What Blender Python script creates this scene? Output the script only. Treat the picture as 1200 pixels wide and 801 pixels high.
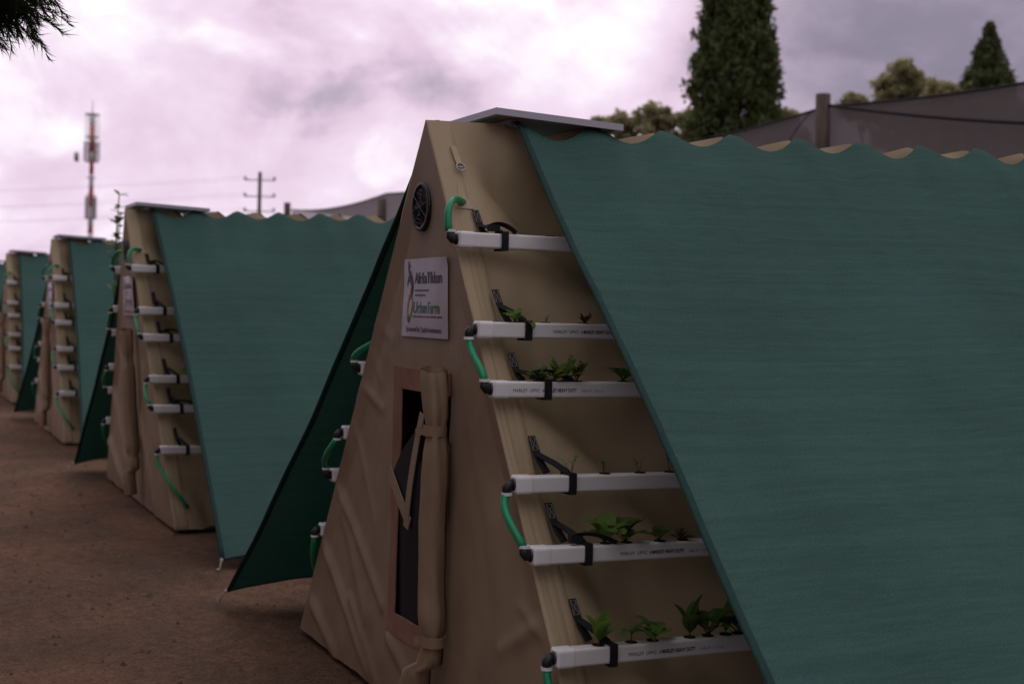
import bpy, bmesh, math, random
from mathutils import Vector, Matrix, noise as mn
R = math.radians
for o in list(bpy.data.objects): bpy.data.objects.remove(o)
SC = bpy.context.scene
COL = SC.collection

# ------------------------------------------------------------------ camera
a, pitch, roll = R(24.4), R(1.26), R(1.45)
fh = Vector((-math.cos(a), math.sin(a), 0)); rt = Vector((math.sin(a), math.cos(a), 0)); Z = Vector((0, 0, 1))
fw = fh*math.cos(pitch) - Z*math.sin(pitch); up = Z*math.cos(pitch) + fh*math.sin(pitch)
cr = rt*math.cos(roll) + up*math.sin(roll); cu = up*math.cos(roll) - rt*math.sin(roll)
cd = bpy.data.cameras.new('camera'); cam = bpy.data.objects.new('camera', cd); COL.objects.link(cam)
M = Matrix((cr, cu, -fw)).transposed().to_4x4(); M.translation = Vector((0, -2.0, 1.66)); cam.matrix_world = M
cd.sensor_width = 36; cd.lens = 49.5; cd.clip_start = .05; cd.clip_end = 3000
cd.dof.use_dof = True; cd.dof.focus_distance = 5.3; cd.dof.aperture_fstop = 2.6; cd.dof.aperture_blades = 7
SC.camera = cam

# ------------------------------------------------------------------ sky, sun, exposure
SUN_EL, SUN_AZ = R(36), math.atan2(.36, -.93)         # sun behind thin cloud, beyond the tents
SD = Vector((math.cos(SUN_EL)*math.cos(SUN_AZ), math.cos(SUN_EL)*math.sin(SUN_AZ), math.sin(SUN_EL)))
wd = bpy.data.worlds.new('World'); SC.world = wd; wd.use_nodes = True
nt = wd.node_tree; nt.nodes.clear(); L = nt.links.new
def N(t, **k):
    n = nt.nodes.new(t)
    for q, v in k.items(): setattr(n, q, v)
    return n
def wmath(op, a_, b_=None, clamp=False):
    n = N('ShaderNodeMath', operation=op, use_clamp=clamp)
    for i, v in enumerate((a_, b_)):
        if v is None: continue
        if isinstance(v, (int, float)): n.inputs[i].default_value = v
        else: L(v, n.inputs[i])
    return n.outputs[0]
tc = N('ShaderNodeTexCoord')
def glow(d, a0, a1):
    n = N('ShaderNodeVectorMath', operation='DOT_PRODUCT'); L(tc.outputs['Generated'], n.inputs[0]); n.inputs[1].default_value = Vector(d).normalized()
    m = N('ShaderNodeMapRange', interpolation_type='SMOOTHERSTEP'); L(n.outputs['Value'], m.inputs['Value'])
    m.inputs['From Min'].default_value = math.cos(R(a0)); m.inputs['From Max'].default_value = math.cos(R(a1)); return m.outputs['Result']
def wnoise(sc, zs, det, loc=(0, 0, 0), rough=.55, dist=0.):
    mp = N('ShaderNodeMapping'); mp.inputs['Scale'].default_value = (1, 1, zs); mp.inputs['Location'].default_value = loc
    L(tc.outputs['Generated'], mp.inputs['Vector'])
    n = N('ShaderNodeTexNoise'); n.inputs['Scale'].default_value = sc; n.inputs['Detail'].default_value = det
    n.inputs['Roughness'].default_value = rough; n.inputs['Distortion'].default_value = dist
    L(mp.outputs['Vector'], n.inputs['Vector']); return n.outputs['Fac']
def ramp(fac, stops):
    n = N('ShaderNodeValToRGB'); e = n.color_ramp.elements
    while len(e) < len(stops): e.new(.5)
    for el, (p, c) in zip(e, stops): el.position = p; el.color = (*c, 1)
    L(fac, n.inputs['Fac']); return n.outputs['Color']
big = wnoise(3.4, 1.7, 9, (4.7, .9, 2.05), .58, .5)
fine = wnoise(8.0, 1.4, 8, (3.7, 1.3, 2.2), .6, .2)
g1 = glow((-.955, .215, .20), 27.5, 10)               # thin bright part of the cloud deck
g2 = glow((-.872, .435, .205), 5.4, .3)               # where the sun nearly breaks through
nz = wmath('ADD', wmath('MULTIPLY', wmath('SUBTRACT', big, .5), .85), wmath('MULTIPLY', wmath('SUBTRACT', fine, .5), 1.25))
pf = N('ShaderNodeMapRange', interpolation_type='SMOOTHSTEP'); L(wnoise(6.0, 1.5, 9, (2.2, .3, 4.1), .5, .6), pf.inputs['Value'])      # crisper cloud edges
pf.inputs['From Min'].default_value = .44; pf.inputs['From Max'].default_value = .56; pf.inputs['To Min'].default_value = -.12; pf.inputs['To Max'].default_value = .12
nz = wmath('ADD', nz, pf.outputs['Result'])
lum = wmath('ADD', wmath('ADD', wmath('MULTIPLY', g1, .51), wmath('MULTIPLY', g2, .40)), wmath('MULTIPLY', nz, wmath('ADD', wmath('MULTIPLY', g1, .55), .30)))
lum = wmath('ADD', lum, .20, True)
cloud = ramp(lum, [(0, (.20, .175, .235)), (.2, (.285, .25, .335)), (.40, (.52, .43, .55)), (.56, (.81, .625, .78)), (.74, (.92, .765, .91)), (.9, (1.08, 1.0, 1.06)), (1, (1.3, 1.25, 1.3))])
sky = N('ShaderNodeTexSky', sky_type='NISHITA'); sky.sun_disc = False; sky.sun_elevation = SUN_EL; sky.sun_rotation = math.pi/2 - SUN_AZ
sk = N('ShaderNodeMix', data_type='RGBA', blend_type='MULTIPLY'); sk.inputs['Factor'].default_value = 1
L(sky.outputs[0], sk.inputs['A']); sk.inputs['B'].default_value = (.9, .9, .9, 1)
hole = N('ShaderNodeMapRange'); L(wnoise(7.0, 1.6, 6, (5.3, 1.1, 2.9), .5), hole.inputs['Value'])
hole.inputs['From Min'].default_value = .19; hole.inputs['From Max'].default_value = .26
mx = N('ShaderNodeMix', data_type='RGBA'); L(hole.outputs['Result'], mx.inputs['Factor'])
hz = N('ShaderNodeMix', data_type='RGBA'); hz.inputs['Factor'].default_value = .6     # veil of thin cloud over the gaps
L(sk.outputs['Result'], hz.inputs['A'])
cl10 = N('ShaderNodeMix', data_type='RGBA', blend_type='MULTIPLY'); cl10.inputs['Factor'].default_value = 1
L(cloud, cl10.inputs['A'])
sz = N('ShaderNodeSeparateXYZ'); L(tc.outputs['Generated'], sz.inputs[0])      # overcast deck: brighter towards the zenith
zen = N('ShaderNodeMapRange'); L(sz.outputs['Z'], zen.inputs['Value']); zen.inputs['From Min'].default_value = .2; zen.inputs['From Max'].default_value = .9
zc = N('ShaderNodeMix', data_type='RGBA'); L(zen.outputs['Result'], zc.inputs['Factor']); zc.inputs['A'].default_value = (10, 10, 10, 1); zc.inputs['B'].default_value = (29, 31.5, 25, 1)
L(zc.outputs['Result'], cl10.inputs['B'])
L(cl10.outputs['Result'], hz.inputs['B'])
L(hz.outputs['Result'], mx.inputs['A']); L(cl10.outputs['Result'], mx.inputs['B'])
bg = N('ShaderNodeBackground'); L(mx.outputs['Result'], bg.inputs['Color']); bg.inputs['Strength'].default_value = .1
ow = N('ShaderNodeOutputWorld'); L(bg.outputs[0], ow.inputs['Surface'])
sl = bpy.data.lights.new('sun', 'SUN'); so = bpy.data.objects.new('sun', sl); COL.objects.link(so)
sl.energy = .6; sl.angle = R(25); sl.color = (1, .93, .88); so.rotation_euler = SD.to_track_quat('Z', 'Y').to_euler(); so.location = (0, 0, 20)
vs = SC.view_settings; vs.view_transform = 'Standard'; vs.look = 'None'; vs.exposure = 0; vs.gamma = 1; vs.use_curve_mapping = False

# ------------------------------------------------------------------ helpers
class MB:
    def __init__(s): s.v = []; s.f = []; s.uv = {}
    def add(s, vs_, fs):
        b = len(s.v); s.v += [tuple(v) for v in vs_]; s.f += [tuple(b+i for i in f) for f in fs]; return b
    def box(s, lo, hi):
        x0, y0, z0 = lo; x1, y1, z1 = hi
        s.add([(x0,y0,z0),(x1,y0,z0),(x1,y1,z0),(x0,y1,z0),(x0,y0,z1),(x1,y0,z1),(x1,y1,z1),(x0,y1,z1)],
              [(3,2,1,0),(4,5,6,7),(0,1,5,4),(1,2,6,5),(2,3,7,6),(3,0,4,7)])
    def rbox(s, lo, hi, r):      # box along y with rounded long edges and ends
        x0, y0, z0 = lo; x1, y1, z1 = hi
        def ring(y, ins):
            q = []
            for cx, cz, a0 in ((x1-r, z1-r, 0), (x0+r, z1-r, 90), (x0+r, z0+r, 180), (x1-r, z0+r, 270)):
                for k in range(4):
                    t = R(a0+30*k); q.append((cx+(r-ins)*math.cos(t), y, cz+(r-ins)*math.sin(t)))
            return q
        rs = [ring(y0, r*.6), ring(y0+r*.5, 0), ring(y1-r*.5, 0), ring(y1, r*.6)]
        s.rings(rs, True, True)
    def rings(s, rs, cap0=False, cap1=False, closed=True):
        n = len(rs[0]); b = len(s.v)
        for q in rs: s.v += [tuple(p) for p in q]
        for i in range(len(rs)-1):
            for k in range(n if closed else n-1):
                k2 = (k+1) % n; s.f.append((b+i*n+k, b+i*n+k2, b+(i+1)*n+k2, b+(i+1)*n+k))
        if cap0: s.f.append(tuple(b+k for k in reversed(range(n))))
        if cap1: s.f.append(tuple(b+(len(rs)-1)*n+k for k in range(n)))
    def tube(s, pts, r, n=10, cap=True, flat=None):
        pts = [Vector(p) for p in pts]; rs = []; nx = None
        for i, p in enumerate(pts):
            t = (pts[min(i+1, len(pts)-1)] - pts[max(i-1, 0)]).normalized()
            if nx is None:
                nx = t.orthogonal().normalized()
            nx = (nx - t*nx.dot(t)).normalized(); ny = t.cross(nx)
            rr = r[i] if isinstance(r, (list, tuple)) else r
            rs.append([p + (nx*math.cos(2*math.pi*k/n) + ny*math.sin(2*math.pi*k/n))*rr for k in range(n)])
        s.rings(rs, cap, cap)
    def ribbon(s, pts, wdir, w, th):      # flat band along pts, width along wdir
        wd_ = Vector(wdir).normalized(); rs = []; pts = [Vector(p) for p in pts]
        for i, p in enumerate(pts):
            t = (pts[min(i+1, len(pts)-1)] - pts[max(i-1, 0)]).normalized()
            ww = (wd_ - t*wd_.dot(t)).normalized(); nn = t.cross(ww)
            rs.append([p+ww*w/2+nn*th/2, p-ww*w/2+nn*th/2, p-ww*w/2-nn*th/2, p+ww*w/2-nn*th/2])
        s.rings(rs, True, True)
    def sphere(s, c, r, seg=8, rg=5, sc=(1, 1, 1)):
        rs = []
        for i in range(rg+1):
            t = math.pi*(i+.02)/(rg+.04)
            rs.append([(c[0]+r*sc[0]*math.sin(t)*math.cos(2*math.pi*k/seg), c[1]+r*sc[1]*math.sin(t)*math.sin(2*math.pi*k/seg), c[2]+r*sc[2]*math.cos(t)) for k in range(seg)])
        s.rings(rs, True, True)
    def mesh(s, name, mat, smooth=False, uv=None):
        me = bpy.data.meshes.new(name); me.from_pydata(s.v, [], s.f)
        if mat: me.materials.append(mat)
        if smooth: me.polygons.foreach_set('use_smooth', [True]*len(me.polygons))
        if uv:
            l = me.uv_layers.new(name='UVMap'); d = []
            for lp in me.loops: d += uv[lp.vertex_index]
            l.data.foreach_set('uv', d)
        me.update(); return me
def fixnormals(me):
    bm = bmesh.new(); bm.from_mesh(me); bmesh.ops.recalc_face_normals(bm, faces=bm.faces); bm.to_mesh(me); bm.free(); return me
def bez(p0, p1, p2, p3, n=12):
    p0, p1, p2, p3 = map(Vector, (p0, p1, p2, p3)); o = []
    for i in range(n+1):
        t = i/n; u = 1-t; o.append(p0*u**3+p1*3*u*u*t+p2*3*u*t*t+p3*t**3)
    return o
CACHE = {}
def cached(key, fn):
    if key not in CACHE: CACHE[key] = fn()
    return CACHE[key]
def link(name, data, parent=None, loc=None, rz=0):
    o = bpy.data.objects.new(name, data); COL.objects.link(o)
    if parent: o.parent = parent
    if loc is not None: o.location = loc
    if rz: o.rotation_euler = (0, 0, rz)
    return o
def tag(o, label=None, cat=None, group=None, kind=None):
    if label: o['label'] = label
    if cat: o['category'] = cat
    if group: o['group'] = group
    if kind: o['kind'] = kind
    return o
def fbm(x, y, z=0, o=4): return mn.fractal(Vector((x, y, z)), 1.0, 2.0, o)

# ------------------------------------------------------------------ materials
def mat(name, col, rough=.6, spec=.3, noise=None, bump=None, metal=0, trans=None, coords='Object', col2=None, alpha=None, stretch=(1, 1, 1), sheen=0):
    """noise=(scale, amount 0..1): mottles col towards col2 ; bump=(scale, distance)"""
    m = bpy.data.materials.new(name); m.use_nodes = True; t = m.node_tree; b = t.nodes['Principled BSDF']; out = t.nodes['Material Output']
    b.inputs['Base Color'].default_value = (*col, 1); b.inputs['Roughness'].default_value = rough
    b.inputs['Specular IOR Level'].default_value = spec; b.inputs['Metallic'].default_value = metal
    if noise or bump:
        tcn = t.nodes.new('ShaderNodeTexCoord'); mp = t.nodes.new('ShaderNodeMapping'); mp.inputs['Scale'].default_value = stretch
        t.links.new(tcn.outputs[coords], mp.inputs['Vector'])
    if noise:
        n = t.nodes.new('ShaderNodeTexNoise'); n.inputs['Scale'].default_value = noise[0]; n.inputs['Detail'].default_value = 7; n.inputs['Roughness'].default_value = .62
        t.links.new(mp.outputs[0], n.inputs['Vector'])
        rp = t.nodes.new('ShaderNodeMapRange'); t.links.new(n.outputs['Fac'], rp.inputs['Value']); rp.inputs['From Min'].default_value = .35; rp.inputs['From Max'].default_value = .68
        rp.inputs['To Max'].default_value = noise[1]
        mxx = t.nodes.new('ShaderNodeMix'); mxx.data_type = 'RGBA'; t.links.new(rp.outputs[0], mxx.inputs['Factor'])
        mxx.inputs['A'].default_value = (*col, 1); mxx.inputs['B'].default_value = (*(col2 or tuple(c*.5 for c in col)), 1)
        t.links.new(mxx.outputs['Result'], b.inputs['Base Color'])
    if bump:
        n2 = t.nodes.new('ShaderNodeTexNoise'); n2.inputs['Scale'].default_value = bump[0]; n2.inputs['Detail'].default_value = 5
        t.links.new(mp.outputs[0], n2.inputs['Vector'])
        bp = t.nodes.new('ShaderNodeBump'); bp.inputs['Distance'].default_value = bump[1]; bp.inputs['Strength'].default_value = 1
        t.links.new(n2.outputs['Fac'], bp.inputs['Height']); t.links.new(bp.outputs[0], b.inputs['Normal'])
    last = b.outputs[0]
    if trans:
        tr = t.nodes.new('ShaderNodeBsdfTranslucent'); tr.inputs['Color'].default_value = (*trans[0], 1)
        ms = t.nodes.new('ShaderNodeMixShader'); ms.inputs[0].default_value = trans[1]
        t.links.new(last, ms.inputs[1]); t.links.new(tr.outputs[0], ms.inputs[2]); last = ms.outputs[0]
    if alpha is not None:
        tp = t.nodes.new('ShaderNodeBsdfTransparent'); ms = t.nodes.new('ShaderNodeMixShader'); ms.inputs[0].default_value = alpha
        t.links.new(last, ms.inputs[1]); t.links.new(tp.outputs[0], ms.inputs[2]); last = ms.outputs[0]
    if last is not b.outputs[0]: t.links.new(last, out.inputs['Surface'])
    return m
def net_material(name, col, tr, streak=.5):
    m = mat(name, col, .8, .06, trans=(tr, .33)); t = m.node_tree; b = t.nodes['Principled BSDF']; ln = t.links.new
    uv = t.nodes.new('ShaderNodeTexCoord')
    def nz_(sx, sy, sc, det=4):
        mp = t.nodes.new('ShaderNodeMapping'); mp.inputs['Scale'].default_value = (sx, sy, 1); ln(uv.outputs['UV'], mp.inputs['Vector'])
        n = t.nodes.new('ShaderNodeTexNoise'); n.inputs['Scale'].default_value = sc; n.inputs['Detail'].default_value = det; ln(mp.outputs[0], n.inputs['Vector']); return n.outputs['Fac']
    st = nz_(.35, 14, 1.6, 2); kn = nz_(150, 260, 1.0, 2); bl = nz_(1, 1, 1.3, 5); md = nz_(9, 70, 1.0, 3)
    def mth(op, x, y):
        n = t.nodes.new('ShaderNodeMath'); n.operation = op
        for i, v in enumerate((x, y)):
            if isinstance(v, (int, float)): n.inputs[i].default_value = v
            else: ln(v, n.inputs[i])
        return n.outputs[0]
    s = mth('ADD', mth('ADD', mth('MULTIPLY', st, .42), mth('MULTIPLY', kn, 1.2)), mth('ADD', mth('MULTIPLY', bl, .5), mth('MULTIPLY', md, .4)))
    rp = t.nodes.new('ShaderNodeMapRange'); ln(s, rp.inputs['Value']); rp.inputs['From Min'].default_value = 1.0; rp.inputs['From Max'].default_value = 1.52
    mxx = t.nodes.new('ShaderNodeMix'); mxx.data_type = 'RGBA'; ln(rp.outputs[0], mxx.inputs['Factor'])
    mxx.inputs['A'].default_value = (*[c*(1-streak) for c in col], 1); mxx.inputs['B'].default_value = (*[c*(1+streak*.6) for c in col], 1)
    ln(mxx.outputs['Result'], b.inputs['Base Color'])
    bp = t.nodes.new('ShaderNodeBump'); bp.inputs['Distance'].default_value = .004; ln(mth('ADD', mth('ADD', kn, mth('MULTIPLY', st, .8)), mth('MULTIPLY', md, .5)), bp.inputs['Height']); ln(bp.outputs[0], b.inputs['Normal'])
    return m
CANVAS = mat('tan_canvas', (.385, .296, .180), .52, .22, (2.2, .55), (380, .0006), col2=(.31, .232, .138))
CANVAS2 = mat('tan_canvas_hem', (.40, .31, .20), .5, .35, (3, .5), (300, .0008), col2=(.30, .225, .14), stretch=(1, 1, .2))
FRONT = mat('shaded_canvas_front', (.305, .215, .136), .52, .22, (2.2, .55), (380, .0006), col2=(.23, .158, .098))  # tent canvas browned and darkened, shade on the fronts put into its colour
def dust(m, top=.42):        # red dust splashed up from the ground
    t = m.node_tree; b = t.nodes['Principled BSDF']; ln = t.links.new; src = b.inputs['Base Color'].links[0].from_socket
    tcn = t.nodes.new('ShaderNodeTexCoord'); sx_ = t.nodes.new('ShaderNodeSeparateXYZ'); ln(tcn.outputs['Object'], sx_.inputs[0])
    n = t.nodes.new('ShaderNodeTexNoise'); n.inputs['Scale'].default_value = 5; n.inputs['Detail'].default_value = 8; ln(tcn.outputs['Object'], n.inputs['Vector'])
    ma = t.nodes.new('ShaderNodeMath'); ma.operation = 'MULTIPLY_ADD'; ln(n.outputs['Fac'], ma.inputs[0]); ma.inputs[1].default_value = -.9; ln(sx_.outputs['Z'], ma.inputs[2])
    mr = t.nodes.new('ShaderNodeMapRange'); ln(ma.outputs[0], mr.inputs['Value']); mr.inputs['From Min'].default_value = top-.45; mr.inputs['From Max'].default_value = -.55; mr.inputs['To Max'].default_value = .6
    mx_ = t.nodes.new('ShaderNodeMix'); mx_.data_type = 'RGBA'; ln(mr.outputs[0], mx_.inputs['Factor']); ln(src, mx_.inputs['A']); mx_.inputs['B'].default_value = (.20, .105, .066, 1); ln(mx_.outputs['Result'], b.inputs['Base Color'])
dust(CANVAS); dust(CANVAS2); dust(FRONT)
TRIM = mat('rust_binding', (.30, .145, .095), .7, .2, (9, .5), (300, .0006))
DARK = mat('black_webbing', (.014, .013, .014), .75, .25, None, (900, .0006))
STITCH = mat('pale_thread', (.20, .19, .18), .8, .1)
SCREEN = mat('black_fly_screen', (.032, .027, .026), .8, .15, (60, .6), None, alpha=.1)
PVC = mat('white_pvc', (.78, .77, .75), .42, .4, (5, .45), None, col2=(.55, .53, .48), stretch=(1, .35, 1))
PVC2 = mat('white_pvc_cap', (.80, .79, .78), .4, .4, (14, .4), None, col2=(.6, .58, .55))
BLACK = mat('black_plastic', (.016, .016, .017), .4, .4)
HOSE = mat('green_hose', (.006, .26, .105), .38, .45, (20, .3))
INK = mat('black_ink', (.04, .035, .04), .7, .1)
INK2 = mat('faded_ink', (.20, .18, .19), .7, .1)
SOIL = mat('dark_growing_mix', (.03, .021, .015), .95, .1, (60, .6), (120, .004))
NET = net_material('green_shade_net', (.082, .170, .148), (.0006, .017, .010), .30)
HEM = mat('green_net_hem', (.018, .05, .043), .8, .15, (40, .4), (500, .001))
ROPE = mat('white_cord', (.5, .47, .44), .8, .1)
STEEL = mat('galvanised_steel', (.42, .41, .42), .45, .5, (8, .4), None, metal=.8)
ALU = mat('aluminium_frame', (.50, .49, .51), .4, .5, None, None, metal=.65)
CELL = mat('solar_cells', (.012, .013, .03), .15, .5)
BACK = mat('panel_backsheet', (.30, .29, .30), .6, .3)
PAPER = mat('laminated_paper', (.46, .41, .44), .22, .5, (9, .25))
DIRT = None
GNET = mat('grey_shade_net', (.25, .215, .21), .9, .1, (1.2, .4), None, trans=((.2, .16, .17), .4), alpha=.25, stretch=(1, 1, .3))
GNET_SEAM = mat('dark_net_seam', (.035, .03, .033), .9, .1)
WOOD = mat('weathered_post', (.16, .125, .10), .9, .15, (3, .8), (30, .006), col2=(.08, .06, .05), stretch=(3, 3, .4))
BARK = mat('bark', (.09, .065, .05), .95, .1, (6, .8), (25, .012), stretch=(2, 2, .5))
def leafmat(name, c, tr=.3, c2=None):
    m = mat(name, c, .55, .3, (3.5, .8), None, trans=(tuple(x*1.3 for x in c), tr), col2=c2 or tuple(x*.45 for x in c)); return m
CYP = leafmat('cypress_foliage', (.12, .15, .05))
GUM = leafmat('grey_green_foliage', (.36, .335, .18), .55)
CONI = leafmat('conifer_foliage', (.11, .145, .05))
PINE = leafmat('pine_needles', (.03, .045, .016), .15)
LEAF = leafmat('seedling_leaf', (.145, .23, .048), .5, (.095, .16, .03))
LEAFD = leafmat('dark_seedling_leaf', (.085, .145, .035), .45, (.05, .095, .024))
LEAFR = leafmat('reddish_seedling_leaf', (.10, .05, .025), .35, (.05, .04, .02))
RED = mat('mast_red', (.55, .08, .05), .6, .3); WHITE = mat('mast_white', (.72, .70, .71), .6, .3); GREY = mat('antenna_grey', (.40, .39, .40), .6, .3)
POLE = mat('dark_pole', (.06, .05, .045), .9, .1)

# ------------------------------------------------------------------ ground
def ground_material():
    m = bpy.data.materials.new('red_dirt'); m.use_nodes = True; t = m.node_tree; b = t.nodes['Principled BSDF']; ln = t.links.new
    g = t.nodes.new('ShaderNodeNewGeometry')
    def nz_(sc, det=8, rough=.6, dist=0.):
        n = t.nodes.new('ShaderNodeTexNoise'); n.inputs['Scale'].default_value = sc; n.inputs['Detail'].default_value = det; n.inputs['Roughness'].default_value = rough
        n.inputs['Distortion'].default_value = dist; ln(g.outputs['Position'], n.inputs['Vector']); return n.outputs['Fac']
    def rmp(f, st):
        n = t.nodes.new('ShaderNodeValToRGB'); e = n.color_ramp.elements
        while len(e) < len(st): e.new(.5)
        for el, (p, c) in zip(e, st): el.position = p; el.color = (*c, 1)
        ln(f, n.inputs['Fac']); return n.outputs['Color']
    c1 = rmp(nz_(.9, 9, .62, .4), [(.26, (.115, .072, .052)), (.45, (.150, .088, .060)), (.58, (.195, .108, .070)), (.74, (.25, .130, .082))])
    c2 = rmp(nz_(14, 6, .7), [(.3, (.65, .65, .65)), (.52, (.97, .97, .97)), (.72, (1.22, 1.2, 1.18))])
    mxx = t.nodes.new('ShaderNodeMix'); mxx.data_type = 'RGBA'; mxx.blend_type = 'MULTIPLY'; mxx.inputs['Factor'].default_value = 1
    ln(c1, mxx.inputs['A']); ln(c2, mxx.inputs['B'])
    c3 = rmp(nz_(70, 3, .6), [(.34, (.5, .5, .5)), (.5, (1, 1, 1)), (.7, (1.3, 1.3, 1.3))])
    mx2 = t.nodes.new('ShaderNodeMix'); mx2.data_type = 'RGBA'; mx2.blend_type = 'MULTIPLY'; mx2.inputs['Factor'].default_value = .8
    ln(mxx.outputs['Result'], mx2.inputs['A']); ln(c3, mx2.inputs['B']); ln(mx2.outputs['Result'], b.inputs['Base Color'])
    b.inputs['Roughness'].default_value = .95; b.inputs['Specular IOR Level'].default_value = .1
    bp = t.nodes.new('ShaderNodeBump'); bp.inputs['Distance'].default_value = .022
    ad = t.nodes.new('ShaderNodeMath'); ad.operation = 'ADD'; ln(nz_(9, 9, .7), ad.inputs[0]); ln(nz_(45, 6, .7), ad.inputs[1]); ln(ad.outputs[0], bp.inputs['Height'])
    ln(bp.outputs[0], b.inputs['Normal']); return m
DIRT = ground_material()
def gz(x, y):
    k = max(0., min(1., 1-(max(abs(x+14)-24, 0)+max(abs(y)-9, 0))/20))
    return k*(.022*fbm(x*.5, y*.5, 3, 5) + .010*fbm(x*2.6, y*2.6, 7, 4)) - .012
def ground():
    def axis(lo, hi, st, far, sgn=((-1), 1)):
        q = []; v = lo
        while v <= hi: q.append(v); v += st
        s = st; w = q[0]; pre = []
        while w > -far: s *= 1.35; w -= s; pre.append(w)
        s = st; w = q[-1]; post = []
        while w < far: s *= 1.35; w += s; post.append(w)
        return pre[::-1]+q+post
    xs = axis(-27, 1, .085, 1500); ys = axis(-5.0, 1.5, .085, 1500); mb = MB()
    mb.v = [(x, y, gz(x, y)) for y in ys for x in xs]; n = len(xs)
    mb.f = [(j*n+i, j*n+i+1, (j+1)*n+i+1, (j+1)*n+i) for j in range(len(ys)-1) for i in range(n-1)]
    tag(link('ground', mb.mesh('ground', DIRT, True)), kind='structure')
ground()
def pebbles():
    rnd = random.Random(4); mb = MB()
    for i in range(1500):
        x = rnd.uniform(-20, -2.5); y = rnd.uniform(-2.6, .3) if rnd.random() < .8 else rnd.uniform(.3, 5)
        r = .005+.014*rnd.random()**3
        if rnd.random() < .02: r = rnd.uniform(.016, .03)
        z = gz(x, y); b = len(mb.v); seg = 5
        mb.v.append((x, y, z+r*.9))
        for k in range(seg):
            t = 2*math.pi*k/seg+rnd.random()*.6; q = r*rnd.uniform(.8, 1.5); mb.v.append((x+q*math.cos(t), y+q*math.sin(t), z-r*.3))
        for k in range(seg): mb.f.append((b, b+1+k, b+1+(k+1) % seg))
    m = mat('clods', (.15, .095, .075), .95, .1, (3, .7), col2=(.07, .05, .042))
    tag(link('gravel', mb.mesh('gravel', m)), 'scattered pebbles and dry clods on the red dirt ground', 'gravel', kind='stuff')
pebbles()
def litter():
    rnd = random.Random(9); mb = MB()
    for i in range(260):
        x = rnd.uniform(-17, -3); y = rnd.uniform(-2.4, .2); z = gz(x, y)+.006; az = rnd.uniform(0, 6.28); L_ = rnd.uniform(.02, .06); d = Vector((math.cos(az), math.sin(az), 0)); w = Vector((-d.y, d.x, 0))
        if rnd.random() < .55:
            p = Vector((x, y, z)); q = w*L_*.22; mb.add([p, p+d*L_*.5+q+Vector((0, 0, .008)), p+d*L_, p+d*L_*.5-q+Vector((0, 0, .004))], [(0, 1, 2, 3)])
        else: mb.tube([(x, y, z), (x+d.x*L_, y+d.y*L_, z+.004), (x+d.x*L_*2+w.x*.01, y+d.y*L_*2+w.y*.01, z)], .0025, 4)
    tag(link('leaf_litter', mb.mesh('leaf_litter', mat('dry_litter', (.22, .15, .095), .9, .1, (4, .8), col2=(.09, .055, .035)))), 'dry leaves and bits of twig scattered over the dirt path', 'leaf litter', kind='stuff')
litter()

# ------------------------------------------------------------------ tent geometry (local: x right, y back, z up, origin front centre)
HW, LEN = 1.65, 6.0
def HH(y): return 2.415 + .027*y
HK0, HK = .37, .345
def net_dip(t, k=0): return .096*(1+.14*math.sin(k*2.7+.6))*(1-abs(2*t-1)**1.9)
def ridge_dip(y):            # the canvas ridge droops between hooks, pulled up at the far one
    if y < HK0: return 0.
    q = (y-HK0)/HK; k = int(q); t = q-k
    return .64*net_dip(t, k) if t < .3 else .64*net_dip(.3, k)*(1-t)/.7
def sp(sx, z, y, off=0.):            # point on a sloping side
    h = HH(y); n = Vector((sx*h, 0, HW)).normalized()
    return Vector((sx*HW*(1-z/h), y, z)) + n*off
def bump_line(x, z, p, q, w, amp):
    px, pz = p; dx, dz = q[0]-px, q[1]-pz; l2 = dx*dx+dz*dz; t = ((x-px)*dx+(z-pz)*dz)/l2; tt = max(0, min(1, t))
    d2 = (x-px-tt*dx)**2+(z-pz-tt*dz)**2
    return amp*math.exp(-d2/(w*w))*(1-.5*tt)
FOLDS = {0: [((-1.05,.80),(-.40,.38),.030,.024), ((-1.0,.70),(-.62,.30),.05,.016), ((-1.25,.50),(-.55,.06),.034,.026), ((-.82,1.34),(-.48,1.22),.022,.016), ((-.86,1.14),(-.55,.72),.026,.010),
             ((-1.45,.20),(-1.0,.02),.04,.024), ((-.62,1.62),(-.36,1.52),.02,.010), ((-.45,1.95),(-.30,1.55),.025,.008), ((.75,.9),(1.0,.2),.10,.014), ((-.68,1.52),(-.5,1.34),.02,.009),
             ((-.3,.27),(.15,.06),.03,.018), ((1.18,.64),(.86,.48),.03,.016), ((1.2,.6),(1.0,.66),.02,.010), ((-.85,.33),(-.42,.04),.024,.014)],
         1: [((-1.0,.85),(-.4,.25),.06,.035), ((-1.3,.4),(-.55,.05),.06,.04), ((-.7,1.3),(-.4,.9),.05,.02), ((.3,.7),(.9,.1),.08,.03), ((-.15,.95),(-.22,.7),.03,-.03), ((-.22,.7),(-.35,.55),.03,-.03), ((.5,1.1),(.7,.5),.06,.02)],
         2: [((-1.1,.7),(-.4,.2),.06,.035), ((-1.3,.35),(-.6,.05),.05,.03), ((.4,.8),(.9,.15),.08,.03), ((-.6,1.4),(-.3,1.0),.05,.02), ((.2,.4),(.6,.05),.05,.025)]}
def front_y(x, z, var):
    h = HH(0); ed = min(1., max(0., (HW*(1-z/h)-abs(x))/.12))
    d = 1.0*sum(bump_line(x, z, *f) for f in FOLDS[var])
    d += .012*fbm(x*1.6+var*7, z*1.1, 2.2) + .004*fbm(x*7+var*3, z*4, 9) - .02*math.sin(math.pi*min(1, z/h))
    return -d*ed
OX0, OX1, OZ0, OZ1 = -.24, .29, .385, 1.325
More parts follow.
